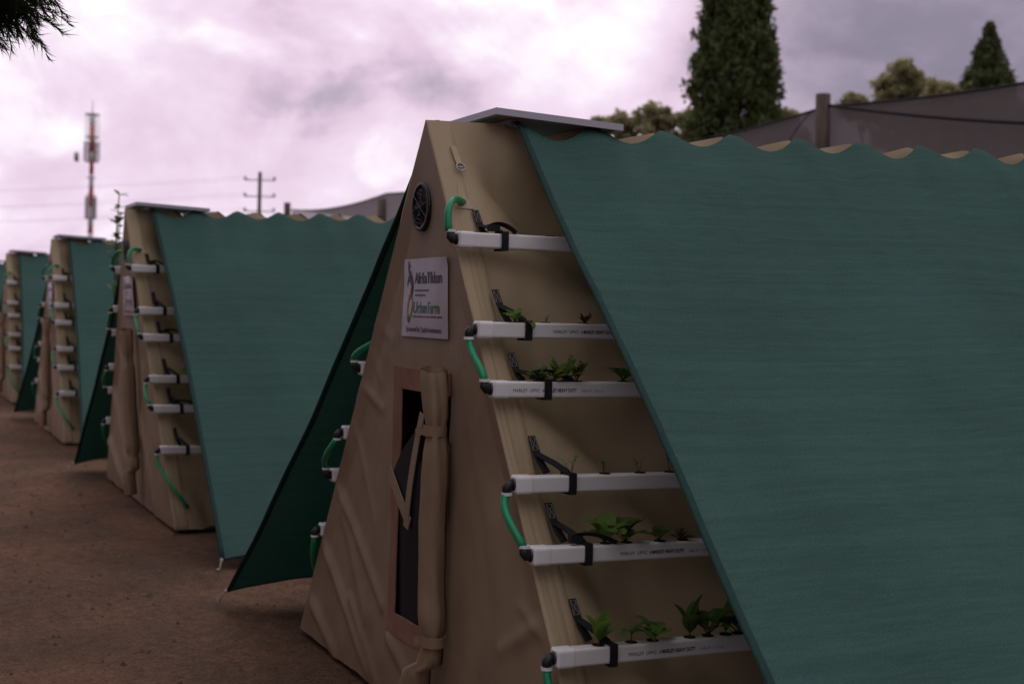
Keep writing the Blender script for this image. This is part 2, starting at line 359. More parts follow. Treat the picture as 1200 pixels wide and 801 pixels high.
def front_panel(var, hole):
    zs = []; h = HH(0)
    zs = [.02+(OZ0-.02)*i/28 for i in range(28)]+[OZ0+(OZ1-OZ0)*i/60 for i in range(60)]+[OZ1+(h-OZ1)*i/50 for i in range(51)]
    mb = MB(); n1, n2, n3 = 64, 14, 50; rows = []
    for z in zs:
        w = max(HW*(1-z/h), .0015); bl = max(OX0, -.5*w); br = min(OX1, .45*w)
        xs = [-w+(bl+w)*i/n1 for i in range(n1)]+[bl+(br-bl)*i/n2 for i in range(n2)]+[br+(w-br)*i/n3 for i in range(n3+1)]
        rows.append([(x, front_y(x, z, var), z+(.03*(1-abs(x)/w)*fbm(x*2, var, 1) if z < .021 else 0)) for x in xs])
    n = len(rows[0])
    for r in rows: mb.v += r
    for j in range(len(rows)-1):
        for i in range(n-1):
            if hole and n1 <= i < n1+n2 and 28 <= j < 88: continue
            mb.f.append((j*n+i, j*n+i+1, (j+1)*n+i+1, (j+1)*n+i))
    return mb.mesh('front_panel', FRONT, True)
def side_d(sx, z, y, var):
    e = min(1, max(0, (y-.03)/.25))*min(1, (LEN-y)/.2)*min(1, max(0, (HH(y)-z)/.25))
    # slack hangs in diagonal swags between the frame hoops
    u = y*.9 + z*1.0
    d = .075*math.sin(u*9.5+1.8*fbm(y, z, var*3.)) + .04*fbm(y*1.2+var*5, z*1.8, sx*2.) + .012*fbm(u*5, (z-y)*1.2, 4.)
    sagin = .055*math.sin(math.pi*min(1, max(0, y-.08)/1.4))*min(1, max(0, (HH(y)-z)/.4))*min(1, z/.3) if y < 1.48 else 0
    return min(.008, d*.85-.060)*e-sagin
def side_panel(sx, var):
    mb = MB(); ny, nz = 190, 48
    for j in range(nz+1):
        for i in range(ny+1):
            y = LEN*(i/ny)**1.25
            z = .02+(HH(y)-.02)*j/nz
            p = sp(sx, z, y, side_d(sx, z, y, var)); p.z -= ridge_dip(y)*max(0, 1-(HH(y)-z)/.5); mb.v.append(tuple(p))
    n = ny+1
    for j in range(nz):
        for i in range(ny):
            f = (j*n+i, j*n+i+1, (j+1)*n+i+1, (j+1)*n+i); mb.f.append(f if sx > 0 else f[::-1])
    return mb.mesh('side_panel', CANVAS, True)
def hem_band(sx, var):       # doubled, rib-stitched band along the front edge of a side
    mb = MB(); prof = [(0.0, -.002), (.003, .006), (.014, .0075), (.018, .0055), (.026, .0072), (.036, .0078), (.039, .006), (.047, .0072), (.066, .0082), (.069, .006), (.076, .0075), (.100, .006), (.106, -.003)]
    rs = []
    for j in range(61):
        z = .03+(HH(0)-.04)*j/60; wob = .004*fbm(z*3, var, 1.)
        rs.append([sp(sx, z, y+wob*(k > 0), o*.6+.0015*(k not in (0, 12))+side_d(sx, z, y, var)*.5+.004*fbm(z*2.5+y*26, y*40, 3+var)*(0 < k < 12)) for k, (y, o) in enumerate(prof)])
    mb.rings(rs if sx < 0 else rs, closed=False); return fixnormals(mb.mesh('hem_band', CANVAS, True))
def back_panel():
    mb = MB(); h = HH(LEN); mb.add([(-HW, LEN, .02), (HW, LEN, .02), (0, LEN, h)], [(2, 1, 0)]); mb.add([(-HW, LEN-.01, .02), (HW, LEN-.01, .02), (0, LEN-.01, h)], [(0, 1, 2)])
    return mb.mesh('back_panel', CANVAS)
def groundsheet():
    mb = MB(); mb.box((-HW+.03, .03, .004), (HW-.03, LEN-.03, .02)); return mb.mesh('floor_sheet', DARK)
def frame_hoops():
    mb = MB()
    for y in (.12, 1.6, 3.1, 4.6, 5.85):
        for sx in (-1, 1): mb.tube([sp(sx, .05, y, -.07), sp(sx, HH(y)-.06, y, -.07)], .018, 6)
    mb.tube([(0, .1, HH(0)-.09), (0, LEN-.1, HH(LEN)-.09)], .018, 6)
    return mb.mesh('frame', STEEL)
# --- door
def fy(x, z, off): return front_y(x, z, 0)-off
def strip(path, w, off, mb):        # flat binding laid on the front, path in (x,z)
    for (x0, z0), (x1, z1) in zip(path, path[1:]):
        dx, dz = x1-x0, z1-z0; l = math.hypot(dx, dz); nx_, nz_ = -dz/l*w/2, dx/l*w/2; n = max(2, int(l/.05)); rs = []
        for i in range(n+1):
            x = x0+dx*i/n; z = z0+dz*i/n
            rs.append([(x+nx_, fy(x+nx_, z+nz_, off), z+nz_), (x+nx_*.98, fy(x+nx_, z+nz_, off+.005), z+nz_*.98), (x-nx_*.98, fy(x-nx_, z-nz_, off+.005), z-nz_*.98), (x-nx_, fy(x-nx_, z-nz_, off), z-nz_)])
        mb.rings(rs, True, True)
def door_binding():
    mb = MB(); w = .09; x0, x1, z0, z1 = OX0-w/2, OX1+w/2, OZ0-w/2, OZ1+w/2
    strip([(x0, z0-w/2), (x0, z1+w/2)], w, .001, mb)
    strip([(OX0, z1), (OX1, z1)], w, .0015, mb); strip([(OX0, z0), (OX1, z0)], w, .0015, mb)
    return fixnormals(mb.mesh('binding', TRIM))
def fly_screen():
    mb = MB(); xs = [OX0-.02+(OX1-OX0+.04)*i/8 for i in range(9)]; zs = [OZ0-.02+.60*j/10 for j in range(11)]
    for z in zs:
        for x in xs: mb.v.append((x, .022+.008*math.sin(x*22+z*4), z+(.35*(x-OX0) if z > .9 else 0)))
    mb.f = [(j*9+i, j*9+i+1, (j+1)*9+i+1, (j+1)*9+i) for j in range(10) for i in range(8)]
    return mb.mesh('fly_screen', SCREEN, True)
def flap():
    mb = MB(); A, B, C_ = (.24, 1.25), (-.15, .97), (.14, .795)
    n = 8
    for k in (0, 1):
        b = len(mb.v); idx = {}
        for i in range(n+1):
            for j in range(n+1-i):
                u, v = i/n, j/n; w = 1-u-v; x = A[0]*w+B[0]*u+C_[0]*v; z = A[1]*w+B[1]*u+C_[1]*v
                idx[i, j] = len(mb.v); mb.v.append((x, -.052-.022*math.sin(3*u+2*v)+.003*k, z))
        for i in range(n):
            for j in range(n-i):
                f = (idx[i, j], idx[i+1, j], idx[i, j+1]); mb.f.append(f if k else f[::-1])
                if j < n-i-1:
                    f = (idx[i+1, j], idx[i+1, j+1], idx[i, j+1]); mb.f.append(f if k else f[::-1])
    return mb.mesh('screen_flap', SCREEN, True)
def flap_edge():
    mb = MB(); A, B, C_ = (.24, 1.25), (-.15, .97), (.14, .795)
    def P(p, q, t, inn): return
    rs = []
    for p, q, w0 in ((B, C_, .055), (C_, A, .05)):
        rs = []; dx, dz = q[0]-p[0], q[1]-p[1]; l = math.hypot(dx, dz); nx_, nz_ = -dz/l, dx/l
        for i in range(9):
            t = i/8; x = p[0]+dx*t; z = p[1]+dz*t; yy = -.064-.022*math.sin((3*(1-t)+2*t) if p is B else 2*(1-t))
            rs.append([(x, yy, z), (x+nx_*w0, yy, z+nz_*w0), (x+nx_*w0, yy-.004, z+nz_*w0), (x, yy-.004, z)])
        mb.rings(rs, True, True)
    return fixnormals(mb.mesh('edging', FRONT))
def door_roll(var):
    mb = MB(); rs = []
    prof = [(1.43,.050,.205), (1.40,.052,.206), (1.33,.050,.21), (1.26,.046,.212), (1.225,.037,.213), (1.195,.034,.213), (1.165,.038,.212), (1.12,.048,.21), (1.0,.053,.205), (.85,.054,.20), (.7,.053,.198), (.58,.052,.198), (.50,.054,.20), (.45,.05,.20), (.42,.037,.20), (.39,.036,.198), (.35,.045,.185), (.28,.055,.155), (.2,.062,.12), (.12,.066,.09), (.05,.066,.065)]
    if var: prof = [(z, r*1.05, .12-.05*(z/1.4)) for z, r, x in prof]; prof = [(z if z > .1 else .1, .05 if z < .4 else r, x) for z, r, x in prof]
    n = 60; fine_ = []
    for (z0, r0, x0), (z1, r1, x1) in zip(prof, prof[1:]):
        m_ = max(1, int((z0-z1)/.025))
        for q_ in range(m_): k_ = q_/m_; fine_.append((z0+(z1-z0)*k_, r0+(r1-r0)*k_, x0+(x1-x0)*k_))
    prof = fine_+[prof[-1]]
    for z, r, x in prof:
        q = []
        for k in range(n+1):
            t = 4.2*math.pi*k/n; rr = r*1.17*(1-.13*t/(2*math.pi))
            crease = 1+.17*math.sin(4*t+z*2)*max(.12, min(1., (.056-r)/.018))+.10*fbm(math.cos(t)*1.6, math.sin(t)*1.6+z*1.2, z*5)+.055*math.sin(5*t+9*z+2*math.sin(3*z))*(.4+.6*abs(math.sin(2.3*z+.7)))
            q.append((x+rr*crease*math.cos(t+1.2)+.105+.04*(1.4-z)*(z > .3)+.012*math.sin(z*7), -.055-.028*(z < .3)+rr*crease*.85*math.sin(t+1.2), z+.012*math.sin(t)*(z > 1.42)))
        rs.append(q)
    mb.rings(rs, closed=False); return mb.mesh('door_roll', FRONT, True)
def roll_tie(z):
    mb = MB(); rs = []
    for k in range(25):
        t = 2*math.pi*k/24; rs.append([(.317+(.04*(1.4-z))+rr*1.15*math.cos(t), -.055+rr*1.0*math.sin(t), z+dz) for rr, dz in ((.0445, -.02), (.0445, .02), (.040, .02), (.040, -.02))])
    mb.rings(rs); mb.ribbon([(.28+.04*(1.4-z), -.09, z), (.25+.04*(1.4-z), -.098, z-.012), (.215+.04*(1.4-z), -.094, z-.02)], (0, 0, 1), .035, .003)
    return fixnormals(mb.mesh('tie', FRONT))
# --- vent
def vent_ring():
    mb = MB(); c = (-.035, fy(-.03, 2.07, .004), 2.07); rs = []
    for k in range(37):
        t = 2*math.pi*k/36; rs.append([(c[0]+r*math.cos(t), c[1]+dy, c[2]+r*math.sin(t)) for r, dy in ((.100, .004), (.097, -.010), (.084, -.012), (.082, .004))])
    mb.rings(rs); return fixnormals(mb.mesh('vent_ring', BLACK, True))
def vent_blades():
    mb = MB(); c = Vector((-.035, fy(-.03, 2.07, .002), 2.07))
    mb.add([c+Vector((.084*math.cos(2*math.pi*k/24), .001, .084*math.sin(2*math.pi*k/24))) for k in range(24)], [tuple(range(24))])
    for k in range(7):
        t = 2*math.pi*k/7; d = Vector((math.cos(t), 0, math.sin(t))); e = Vector((-math.sin(t), 0, math.cos(t)))
        mb.add([c+d*.025+Vector((0, -.003, 0)), c+d*.078+e*.005+Vector((0, -.003, 0)), c+d*.07+e*.036+Vector((0, -.010, 0)), c+d*.022+e*.018+Vector((0, -.010, 0))], [(0, 1, 2, 3)])
    mb.sphere(c+Vector((0, -.004, 0)), .026, 12, 6, (1, .4, 1)); return mb.mesh('fan', mat('fan_plastic', (.012, .012, .013), .35, .5))
def vent_grille():
    mb = MB(); c = Vector((-.035, fy(-.03, 2.07, .015), 2.07))
    for r in (.02, .036, .052, .068): mb.tube([c+Vector((r*math.cos(2*math.pi*k/24), 0, r*math.sin(2*math.pi*k/24))) for k in range(25)], .0014, 5, False)
    for k in range(4):
        t = math.pi*k/4+.2; d = Vector((math.cos(t), 0, math.sin(t)))*.086; mb.tube([c-d, c+d], .0017, 5)
    return mb.mesh('grille', BLACK)
def ring_strap():
    mb = MB(); mb.ribbon([sp(1, 2.30, .085, .012), sp(1, 2.25, .088, .014), sp(1, 2.215, .09, .02)], (0, 1, 0), .024, .004); return mb.mesh('strap_loop', CANVAS2)
def d_ring():
    mb = MB(); c = sp(1, 2.205, .09, .024); n = Vector((HH(0), 0, HW)).normalized(); dn = sp(1, 2.1, .09)-sp(1, 2.2, .09); dn.normalize()
    mb.tube([c+Vector((0, .018*math.cos(t), 0))+dn*.02*math.sin(t) for t in [2*math.pi*k/14 for k in range(15)]], .0032, 6, False)
    mb.tube([c+Vector((0, -.02, 0)), c+Vector((0, .02, 0))], .0035, 6); return mb.mesh('ring', STEEL, True)
PZ = [1.91, 1.578, 1.372, 1.063, .847, .557]
POFF = .058
PH = .0285
def pipe_c(sx, i, y=0.): p = sp(sx, PZ[i], 0, 0); return Vector((sx*(HW*(1-PZ[i]/HH(0))+.066), y, PZ[i]+.012))
STR_Y = (.112, 1.25, 2.6, 4.0)
def strap(sx, i, y):         # sewn patch, hanging tail, diagonal band and loop round the pipe
    mb = MB(); rnd = random.Random(i*7+int(y*10)); c = pipe_c(sx, i); zt = PZ[i]+.118-.025*(i in (0, 2))
    mb.ribbon([sp(sx, zt+.035, y, .012), sp(sx, zt-.02, y+.004, .012), sp(sx, zt-.05, y+.008, .014), sp(sx, PZ[i]+.03, y+.022, .016)], (0, 1, 0), .027, .004)
    yl = y+.058 + rnd.uniform(-.01, .012)
    h = PH+.004; top = c.z+h; rs = []
    mb.ribbon([sp(sx, zt-.03, y+.006, .018), sp(sx, zt-.03, y+.006, .02).lerp(Vector((c.x, yl-.004, top+.004)), .5)+Vector((sx*.004, 0, .003)), (c.x, yl-.004, top+.004)], (0, 1, .2), .026, .004)
    o = .003
    for q in [[(c.x-sx*(h+o), z_), (c.x, z_)] for z_ in ()]: pass
    loop = [(c.x-h, c.z-h), (c.x+h, c.z-h), (c.x+h+.002, c.z), (c.x+h, c.z+h), (c.x-h, c.z+h)]
    rr = []
    for (x, z) in loop:
        dx, dz = x-c.x, z-c.z; k = 1+.004/max(abs(dx), abs(dz))
        rr.append([(x, yl-.014, z), (c.x+dx*k, yl-.014, c.z+dz*k), (c.x+dx*k, yl+.014, c.z+dz*k), (x, yl+.014, z)])
    rr.append(rr[0]); mb.rings(rr)
    if i in (0, 2, 4):       # loose tail
        ln_ = (.10, 0, .15, 0, .16)[i]
        P0 = Vector((c.x+sx*.004, yl-.05, top+.026)); mb.ribbon(bez(P0, P0+Vector((0, .03, .012)), P0+Vector((sx*.01, ln_*.6, .012)), P0+Vector((sx*.02, ln_, -.026)), 8), (sx*.8, 0, .5), .024, .003)
        mb.box((c.x-.012, yl-.055, top+.004), (c.x+.014, yl-.012, top+.03))
    return fixnormals(mb.mesh('strap', DARK))
def stitches(sx, i, y):
    mb = MB(); zt = PZ[i]+.118-.025*(i in (0, 2)); o = .0148
    P = lambda dy, dz: sp(sx, zt+dz, y+dy, o)
    c = [P(-.010, .030), P(.010, .030), P(.011, -.012), P(-.009, -.012)]
    for p, q in ((0, 1), (1, 2), (2, 3), (3, 0), (0, 2), (1, 3)): mb.tube([c[p], c[q]], .0011, 4)
    return mb.mesh('stitching', STITCH)
def hose_patch(sx):
    mb = MB(); p = [sp(sx, 2.15, .068, .009), sp(sx, 2.045, .04, .009), sp(sx, 2.045, .11, .009)]
    mb.add(p+[q-Vector((sx*.006, 0, .004)) for q in p], [(0, 1, 2), (0, 3, 4, 1), (1, 4, 5, 2), (2, 5, 3, 0)]); return fixnormals(mb.mesh('hose_patch', CANVAS2))

# ------------------------------------------------------------------ growing pipes, hoses
def pipe_body(sx, i):
    mb = MB(); c = pipe_c(sx, i); mb.rbox((c.x-PH, .02, c.z-PH), (c.x+PH, LEN-.35, c.z+PH), .008); return mb.mesh('pipe_body', PVC)
def pipe_cap(sx, i):
    mb = MB(); c = pipe_c(sx, i); h = PH+.003; mb.rbox((c.x-h, -.028, c.z-h), (c.x+h, .035, c.z+h), .012); return mb.mesh('end_cap', PVC2)
ELB = [1, -1, 1, -1, 1, -1]
def elbow_end(sx, i): c = pipe_c(sx, i); return Vector((c.x, -.052, c.z+.030*ELB[i]))
def pipe_elbow(sx, i):
    mb = MB(); c = pipe_c(sx, i); e = elbow_end(sx, i)
    mb.tube([(c.x, -.024, c.z), (c.x, -.034, c.z)], .021, 12); mb.tube([(c.x, -.03, c.z), (c.x, -.044, c.z), (c.x, -.052, c.z+.009*ELB[i]), e], [.016, .017, .017, .0155], 12)
    return mb.mesh('elbow', BLACK, True)
def pipe_collar(sx, i):
    mb = MB(); e = elbow_end(sx, i); d = Vector((0, 0, ELB[i])); mb.tube([e-d*.004, e+d*.006], .0188, 12); return mb.mesh('hose_collar', PVC2)
def pipe_cups(sx, i, y):
    mb = MB(); c = pipe_c(sx, i, y); rs = []
    for r, dz in ((.020, -.001), (.021, .0025), (.017, .0035), (.015, .001)): rs.append([(c.x+r*math.cos(2*math.pi*k/14), y+r*math.sin(2*math.pi*k/14), c.z+PH+dz) for k in range(14)])
    mb.rings(rs, False, True); return mb.mesh('planting_hole', SOIL)
CUPS = [[.36, .62], [.125, .25, .41, .56], [.155, .215, .26, .31, .50, .60], [.19, .32, .46, .58, .7], [.25, .33, .46, .55, .66], [.13, .25, .33, .47, .54, .61, .66]]
LDY = [.22, .15, .03, .02, .02, .03]      # how far the left hand pipe ends of the nearest tent are set back
def hose_mesh(sx, k, back=False):
    mb = MB()
    if k == 0:
        e = elbow_end(sx, 0); q = sp(sx, 2.075, .075, .0)
        pts = bez(e, e+Vector((-.01*sx, -.012, .10)), q+Vector((sx*.13, -.10, .02)), q, 14)
    elif k in (1, 2):
        i = 1 if k == 1 else 3; e, f = elbow_end(sx, i), elbow_end(sx, i+1); b = (.008, .028)[k-1]
        if back: e = e+Vector((0, LDY[i], 0)); f = f+Vector((0, LDY[i+1], 0)); b = .03
        pts = bez(e, e+Vector((.0, -b, -.05)), f+Vector((0, -b, .05)), f, 12)
    else:
        e = elbow_end(sx, 5); q = sp(sx, .17, .12, .0); pts = bez(e, e+Vector((0, -.015, -.12)), q+Vector((sx*.10, -.10, .14)), q, 14)
    mb.tube(pts, .0138, 12); return mb.mesh('hose', HOSE, True)
def text_mesh(body, size, mtx, m, bold=0., xs=1.):
    c = bpy.data.curves.new('t', 'FONT'); c.body = body; c.size = size; c.offset = bold; c.resolution_u = 3
    o = bpy.data.objects.new('t', c); COL.objects.link(o); dg = bpy.context.evaluated_depsgraph_get(); dg.update()
    me = bpy.data.meshes.new_from_object(o.evaluated_get(dg)); bpy.data.objects.remove(o); bpy.data.curves.remove(c)
    me.transform(mtx @ Matrix.Diagonal((xs, 1, 1, 1))); me.materials.clear(); me.materials.append(m); me.name = 'lettering'; return me
SIDE_M = Matrix(((0, 0, 1, 0), (1, 0, 0, 0), (0, 1, 0, 0), (0, 0, 0, 1)))       # text on a face looking +x
FRONT_M = Matrix(((1, 0, 0, 0), (0, 0, -1, 0), (0, 1, 0, 0), (0, 0, 0, 1)))     # text on a face looking -y
def pipe_print(i):
    c = pipe_c(1, i); y0 = (0, .27, .045, 0, .29, .225)[i]
    mt = Matrix.Translation((c.x+PH+.0008, y0, c.z-.008)) @ SIDE_M
    return [text_mesh('MARLEY  UPVC  #', .0165, mt, INK, 0, .95), text_mesh('MARLEY HEAVY DUTY', .0175, mt @ Matrix.Translation((.125, 0, 0)), INK, .0006, .72),
            text_mesh('SABS 791  110 X 2.2', .012, mt @ Matrix.Translation((.27, 0, 0)), INK2, 0, .9)]

# ------------------------------------------------------------------ shade nets
def net_mesh(side, var):
    sx = 1 if side == 'r' else -1
    y0t, y0b, xo = (HK0 if var == 0 else .37-.345/2, .0, 3.15) if sx > 0 else (.06, -.19, 2.44)
    hk = HK; nh = 16; yend = y0t+hk*nh; per = 10; nu = nh*per; nv = 44; V = []; UV = []
    npeg = 5
    for j in range(nv+1):
        for i in range(nu+1):
            u = i/nu; t = (i % per)/per; tp = Vector((sx*.045, y0t+(yend-y0t)*u, 0)); tp.z = HH(tp.y)+.004
            q = (u*npeg) % 1.0
            bt = Vector((sx*(xo-(.02 if sx > 0 else .10)*4*q*(1-q)), y0b+(yend+.1-y0b)*u, .06+(.05 if sx > 0 else .085)*4*q*(1-q)))
            d = bt-tp; ln_ = d.length; v0 = net_dip(t, i//per)/ln_
            v = v0+(1-v0)*(j/nv)**1.25; p = tp+d*v; n = Vector((sx*.6, 0, .8)); s = v*ln_
            p += n*(-.045*math.sin(math.pi*v)*(1-.7*math.exp(-u*18)) + .020*math.cos(2*math.pi*t)*math.exp(-s/(.30+.2*math.sin(i//per*1.9)))*(1-math.exp(-s/.03)) + .030*fbm(p.y*.7, s*.6, var*3+sx)*min(1, s*1.5) + .007*fbm(p.y*3.5, s*.8, 5+var)*min(1, s*2)
                    + .004*math.sin(p.y*9+s*1.5)*math.exp(-s/.8)*min(1, s*3))
            p.y += .03*math.sin(math.pi*v)*math.exp(-u*10)
            V.append(tuple(p)); UV.append((p.y, s))
    mb = MB(); mb.v = V; n = nu+1
    for j in range(nv):
        for i in range(nu):
            f = (j*n+i, (j+1)*n+i, (j+1)*n+i+1, j*n+i+1); mb.f.append(f if sx > 0 else f[::-1])
    me = mb.mesh('net_sheet', NET, True, UV)
    h = MB(); ed = [Vector(V[j*n]) for j in range(nv+1)]; nn = Vector((sx*.6, 0, .8))
    rs = [[p+Vector((0, -.006, 0)), p+nn*.005, p+Vector((0, .018, 0))+nn*.006, p+Vector((0, .024, 0)), p+Vector((0, .018, 0))-nn*.006, p-nn*.005] for p in ed]; h.rings(rs, True, True)
    be = [Vector(V[nv*n+i]) for i in range(n)]; h.tube(be, .007, 6)
    hem = h.mesh('hem', HEM, True)
    c = Vector(V[nv*n]); g = MB(); out = Vector((sx*.09, -.05, 0)).normalized()
    g.tube([c+out*-.005, c+out*.02+Vector((0, 0, -.01)), c+out*.06+Vector((0, 0, -c.z+.0))], .0042, 6); g.sphere(c+out*.004, .012, 8, 5)
    rope = g.mesh('corner_cord', ROPE, True)
    g = MB(); p0 = c+out*.06; p0.z = -.05; g.tube([p0, p0+out*.03+Vector((0, 0, .075))], .006, 6); peg = g.mesh('peg', STEEL)
    return me, hem, rope, peg

# ------------------------------------------------------------------ solar panel (local to tent)
def panel_parts(dy=0):
    x0, x1, y0, y1, th = -.44, .13, .25+dy, .83+dy, .027; tilt = -.04
    mt = Matrix.Translation((0, y0, 2.443)) @ Matrix.Rotation(tilt, 4, 'X') @ Matrix.Translation((0, -y0, 0))
    f = MB(); fwid = .022
    for lo, hi in (((x0, y0, 0), (x0+fwid, y1, th)), ((x1-fwid, y0, 0), (x1, y1, th)), ((x0+fwid, y0, .0), (x1-fwid, y0+fwid, th)), ((x0+fwid, y1-fwid, .0), (x1-fwid, y1, th))): f.box(lo, hi)
    fr = f.mesh('panel_frame', ALU)
    g = MB(); g.box((x0+.021, y0+.021, th-.012), (x1-.021, y1-.021, th-.004)); gl = g.mesh('glass', CELL)
    b = MB(); b.box((x0+.021, y0+.021, th-.02), (x1-.021, y1-.021, th-.0125)); bs = b.mesh('backsheet', BACK)
    k = MB(); k.box((x0+.1, y0+.1, -.028), (x1-.1, y0+.13, .004)); br = k.mesh('bracket', STEEL); k = MB(); k.box((x0+.1, y1-.13, -.02), (x1-.1, y1-.1, .004)); br2 = k.mesh('bracket', STEEL)
    for m_ in (fr, gl, bs, br, br2): m_.transform(mt)
    return fr, gl, bs, br, br2

# ------------------------------------------------------------------ poster
def poster_parts():
    out = []; w, h = .51, .318; x0, z0 = -.245, 1.545
    def yy(x, z): return front_y(x, z, 0)-.006
    mb = MB(); nx_, nz_ = 10, 8
    for k in (0, 1):
        b = len(mb.v)
        for j in range(nz_+1):
            for i in range(nx_+1):
                x = x0+w*i/nx_; z = z0+h*j/nz_; mb.v.append((x, yy(x, z)-.002*(1-k)-(.006 if (j == nz_ and i == nx_) else 0), z))
        for j in range(nz_):
            for i in range(nx_):
                f = (b+j*11+i, b+j*11+i+1, b+(j+1)*11+i+1, b+(j+1)*11+i); mb.f.append(f if k == 0 else f[::-1])
    out.append(('sheet', mb.mesh('sheet', PAPER, True)))
    off = .0035
    def drape(me):
        for v in me.vertices: v.co.y = yy(v.co.x, v.co.z)-off
        return me
    c = lambda n, col: mat(n, col, .4, .3)
    K = c('print_black', (.02, .018, .02)); Rd = c('print_red', (.20, .012, .03)); Gr = c('print_green', (.05, .17, .05)); Bl = c('print_teal', (.03, .12, .14)); Pu = c('print_purple', (.06, .02, .10)); Ye = c('print_yellow', (.42, .40, .03)); Or = c('print_orange', (.42, .10, .02))
    def T(s, size, x, z, m, bold, xs): out.append(('lettering', drape(text_mesh(s, size, Matrix.Translation((x0+x, 0, z0+z)) @ FRONT_M, m, bold, xs))))
    T('AfrikaTikkun', .062, .132, .218, K, .0018, 1.0)
    T('Urban', .064, .132, .098, Bl, .0014, 1.0); T('Farm', .064, .300, .098, Gr, .0014, 1.0)
    T('Sponsored by  Capital Investments', .028, .055, .022, Pu, .0008, 1.0)
    def bars(z, x, ws, hgt, m):
        b = MB(); q = x
        for w_ in ws: b.add([(x0+q, 0, z0+z), (x0+q+w_, 0, z0+z), (x0+q+w_, 0, z0+z+hgt), (x0+q, 0, z0+z+hgt)], [(0, 1, 2, 3)]); q += w_+.006
        out.append(('small_print', drape(b.mesh('small_print', m))))
    bars(.185, .138, (.05, .02, .06, .02), .007, mat('print_grey', (.12, .10, .11), .5)); bars(.166, .138, (.03, .045, .04), .007, bpy.data.materials['print_grey'])
    bars(.080, .135, (.04, .06, .03, .05, .06, .05), .006, Pu)
    def crescent(cx, cz, rx, rz, a0, a1, th, m, tilt=0):
        b = MB(); n = 18; r = []
        for k in range(n+1):
            t = R(a0+(a1-a0)*k/n); w_ = th*math.sin(math.pi*(k+.5)/(n+1))
            for s in (1, 1-w_/rx):
                x, z = rx*s*math.cos(t), rz*s*math.sin(t); r.append((x0+cx+x*math.cos(tilt)-z*math.sin(tilt), 0, z0+cz+x*math.sin(tilt)+z*math.cos(tilt)))
        b.add(r, [(2*k, 2*k+1, 2*k+3, 2*k+2) for k in range(n)]); out.append(('logo', drape(b.mesh('logo', m))))
    crescent(.082, .205, .038, .052, -90, 170, .030, K, .25); crescent(.085, .196, .032, .046, -150, 60, .032, Rd, .25); crescent(.068, .272, .016, .03, 0, 359, .014, K, .5); crescent(.058, .298, .009, .014, 0, 359, .008, Rd, .5)
    crescent(.098, .118, .02, .05, -70, 95, .018, Ye, -.2); crescent(.078, .118, .024, .045, 70, 230, .02, Or, .1); crescent(.08, .10, .022, .045, 200, 330, .022, Pu, .1); crescent(.108, .112, .014, .05, -80, 90, .012, Gr, -.2)
    return out

# ------------------------------------------------------------------ seedlings (local origin at the planting hole)
def leaf(mb, base, az, el, ln_, wd_, curl=.6, cup=.3, seg=5):
    base = Vector(base); p = base.copy(); h = Vector((math.cos(az), math.sin(az), 0)); sd = Vector((-math.sin(az), math.cos(az), 0)); L_, Rr, Mm = [], [], []
    for k in range(seg+1):
        t = k/seg; e = el-curl*t; d = h*math.cos(e)+Vector((0, 0, math.sin(e))); nrm = Vector((0, 0, 1))*math.cos(e)-h*math.sin(e)
        w = wd_*(max(0., math.sin(math.pi*min(1, t**.9*.93+.03)))**.62)*.5+.0006
        Mm.append(p.copy()); L_.append(p+sd*w+nrm*w*cup); Rr.append(p-sd*w+nrm*w*cup); p += d*ln_/seg
    b = len(mb.v); mb.v += [tuple(q) for tri in zip(L_, Mm, Rr) for q in tri]
    for k in range(seg):
        i = b+3*k; mb.f += [(i, i+1, i+4, i+3), (i+1, i+2, i+5, i+4)]
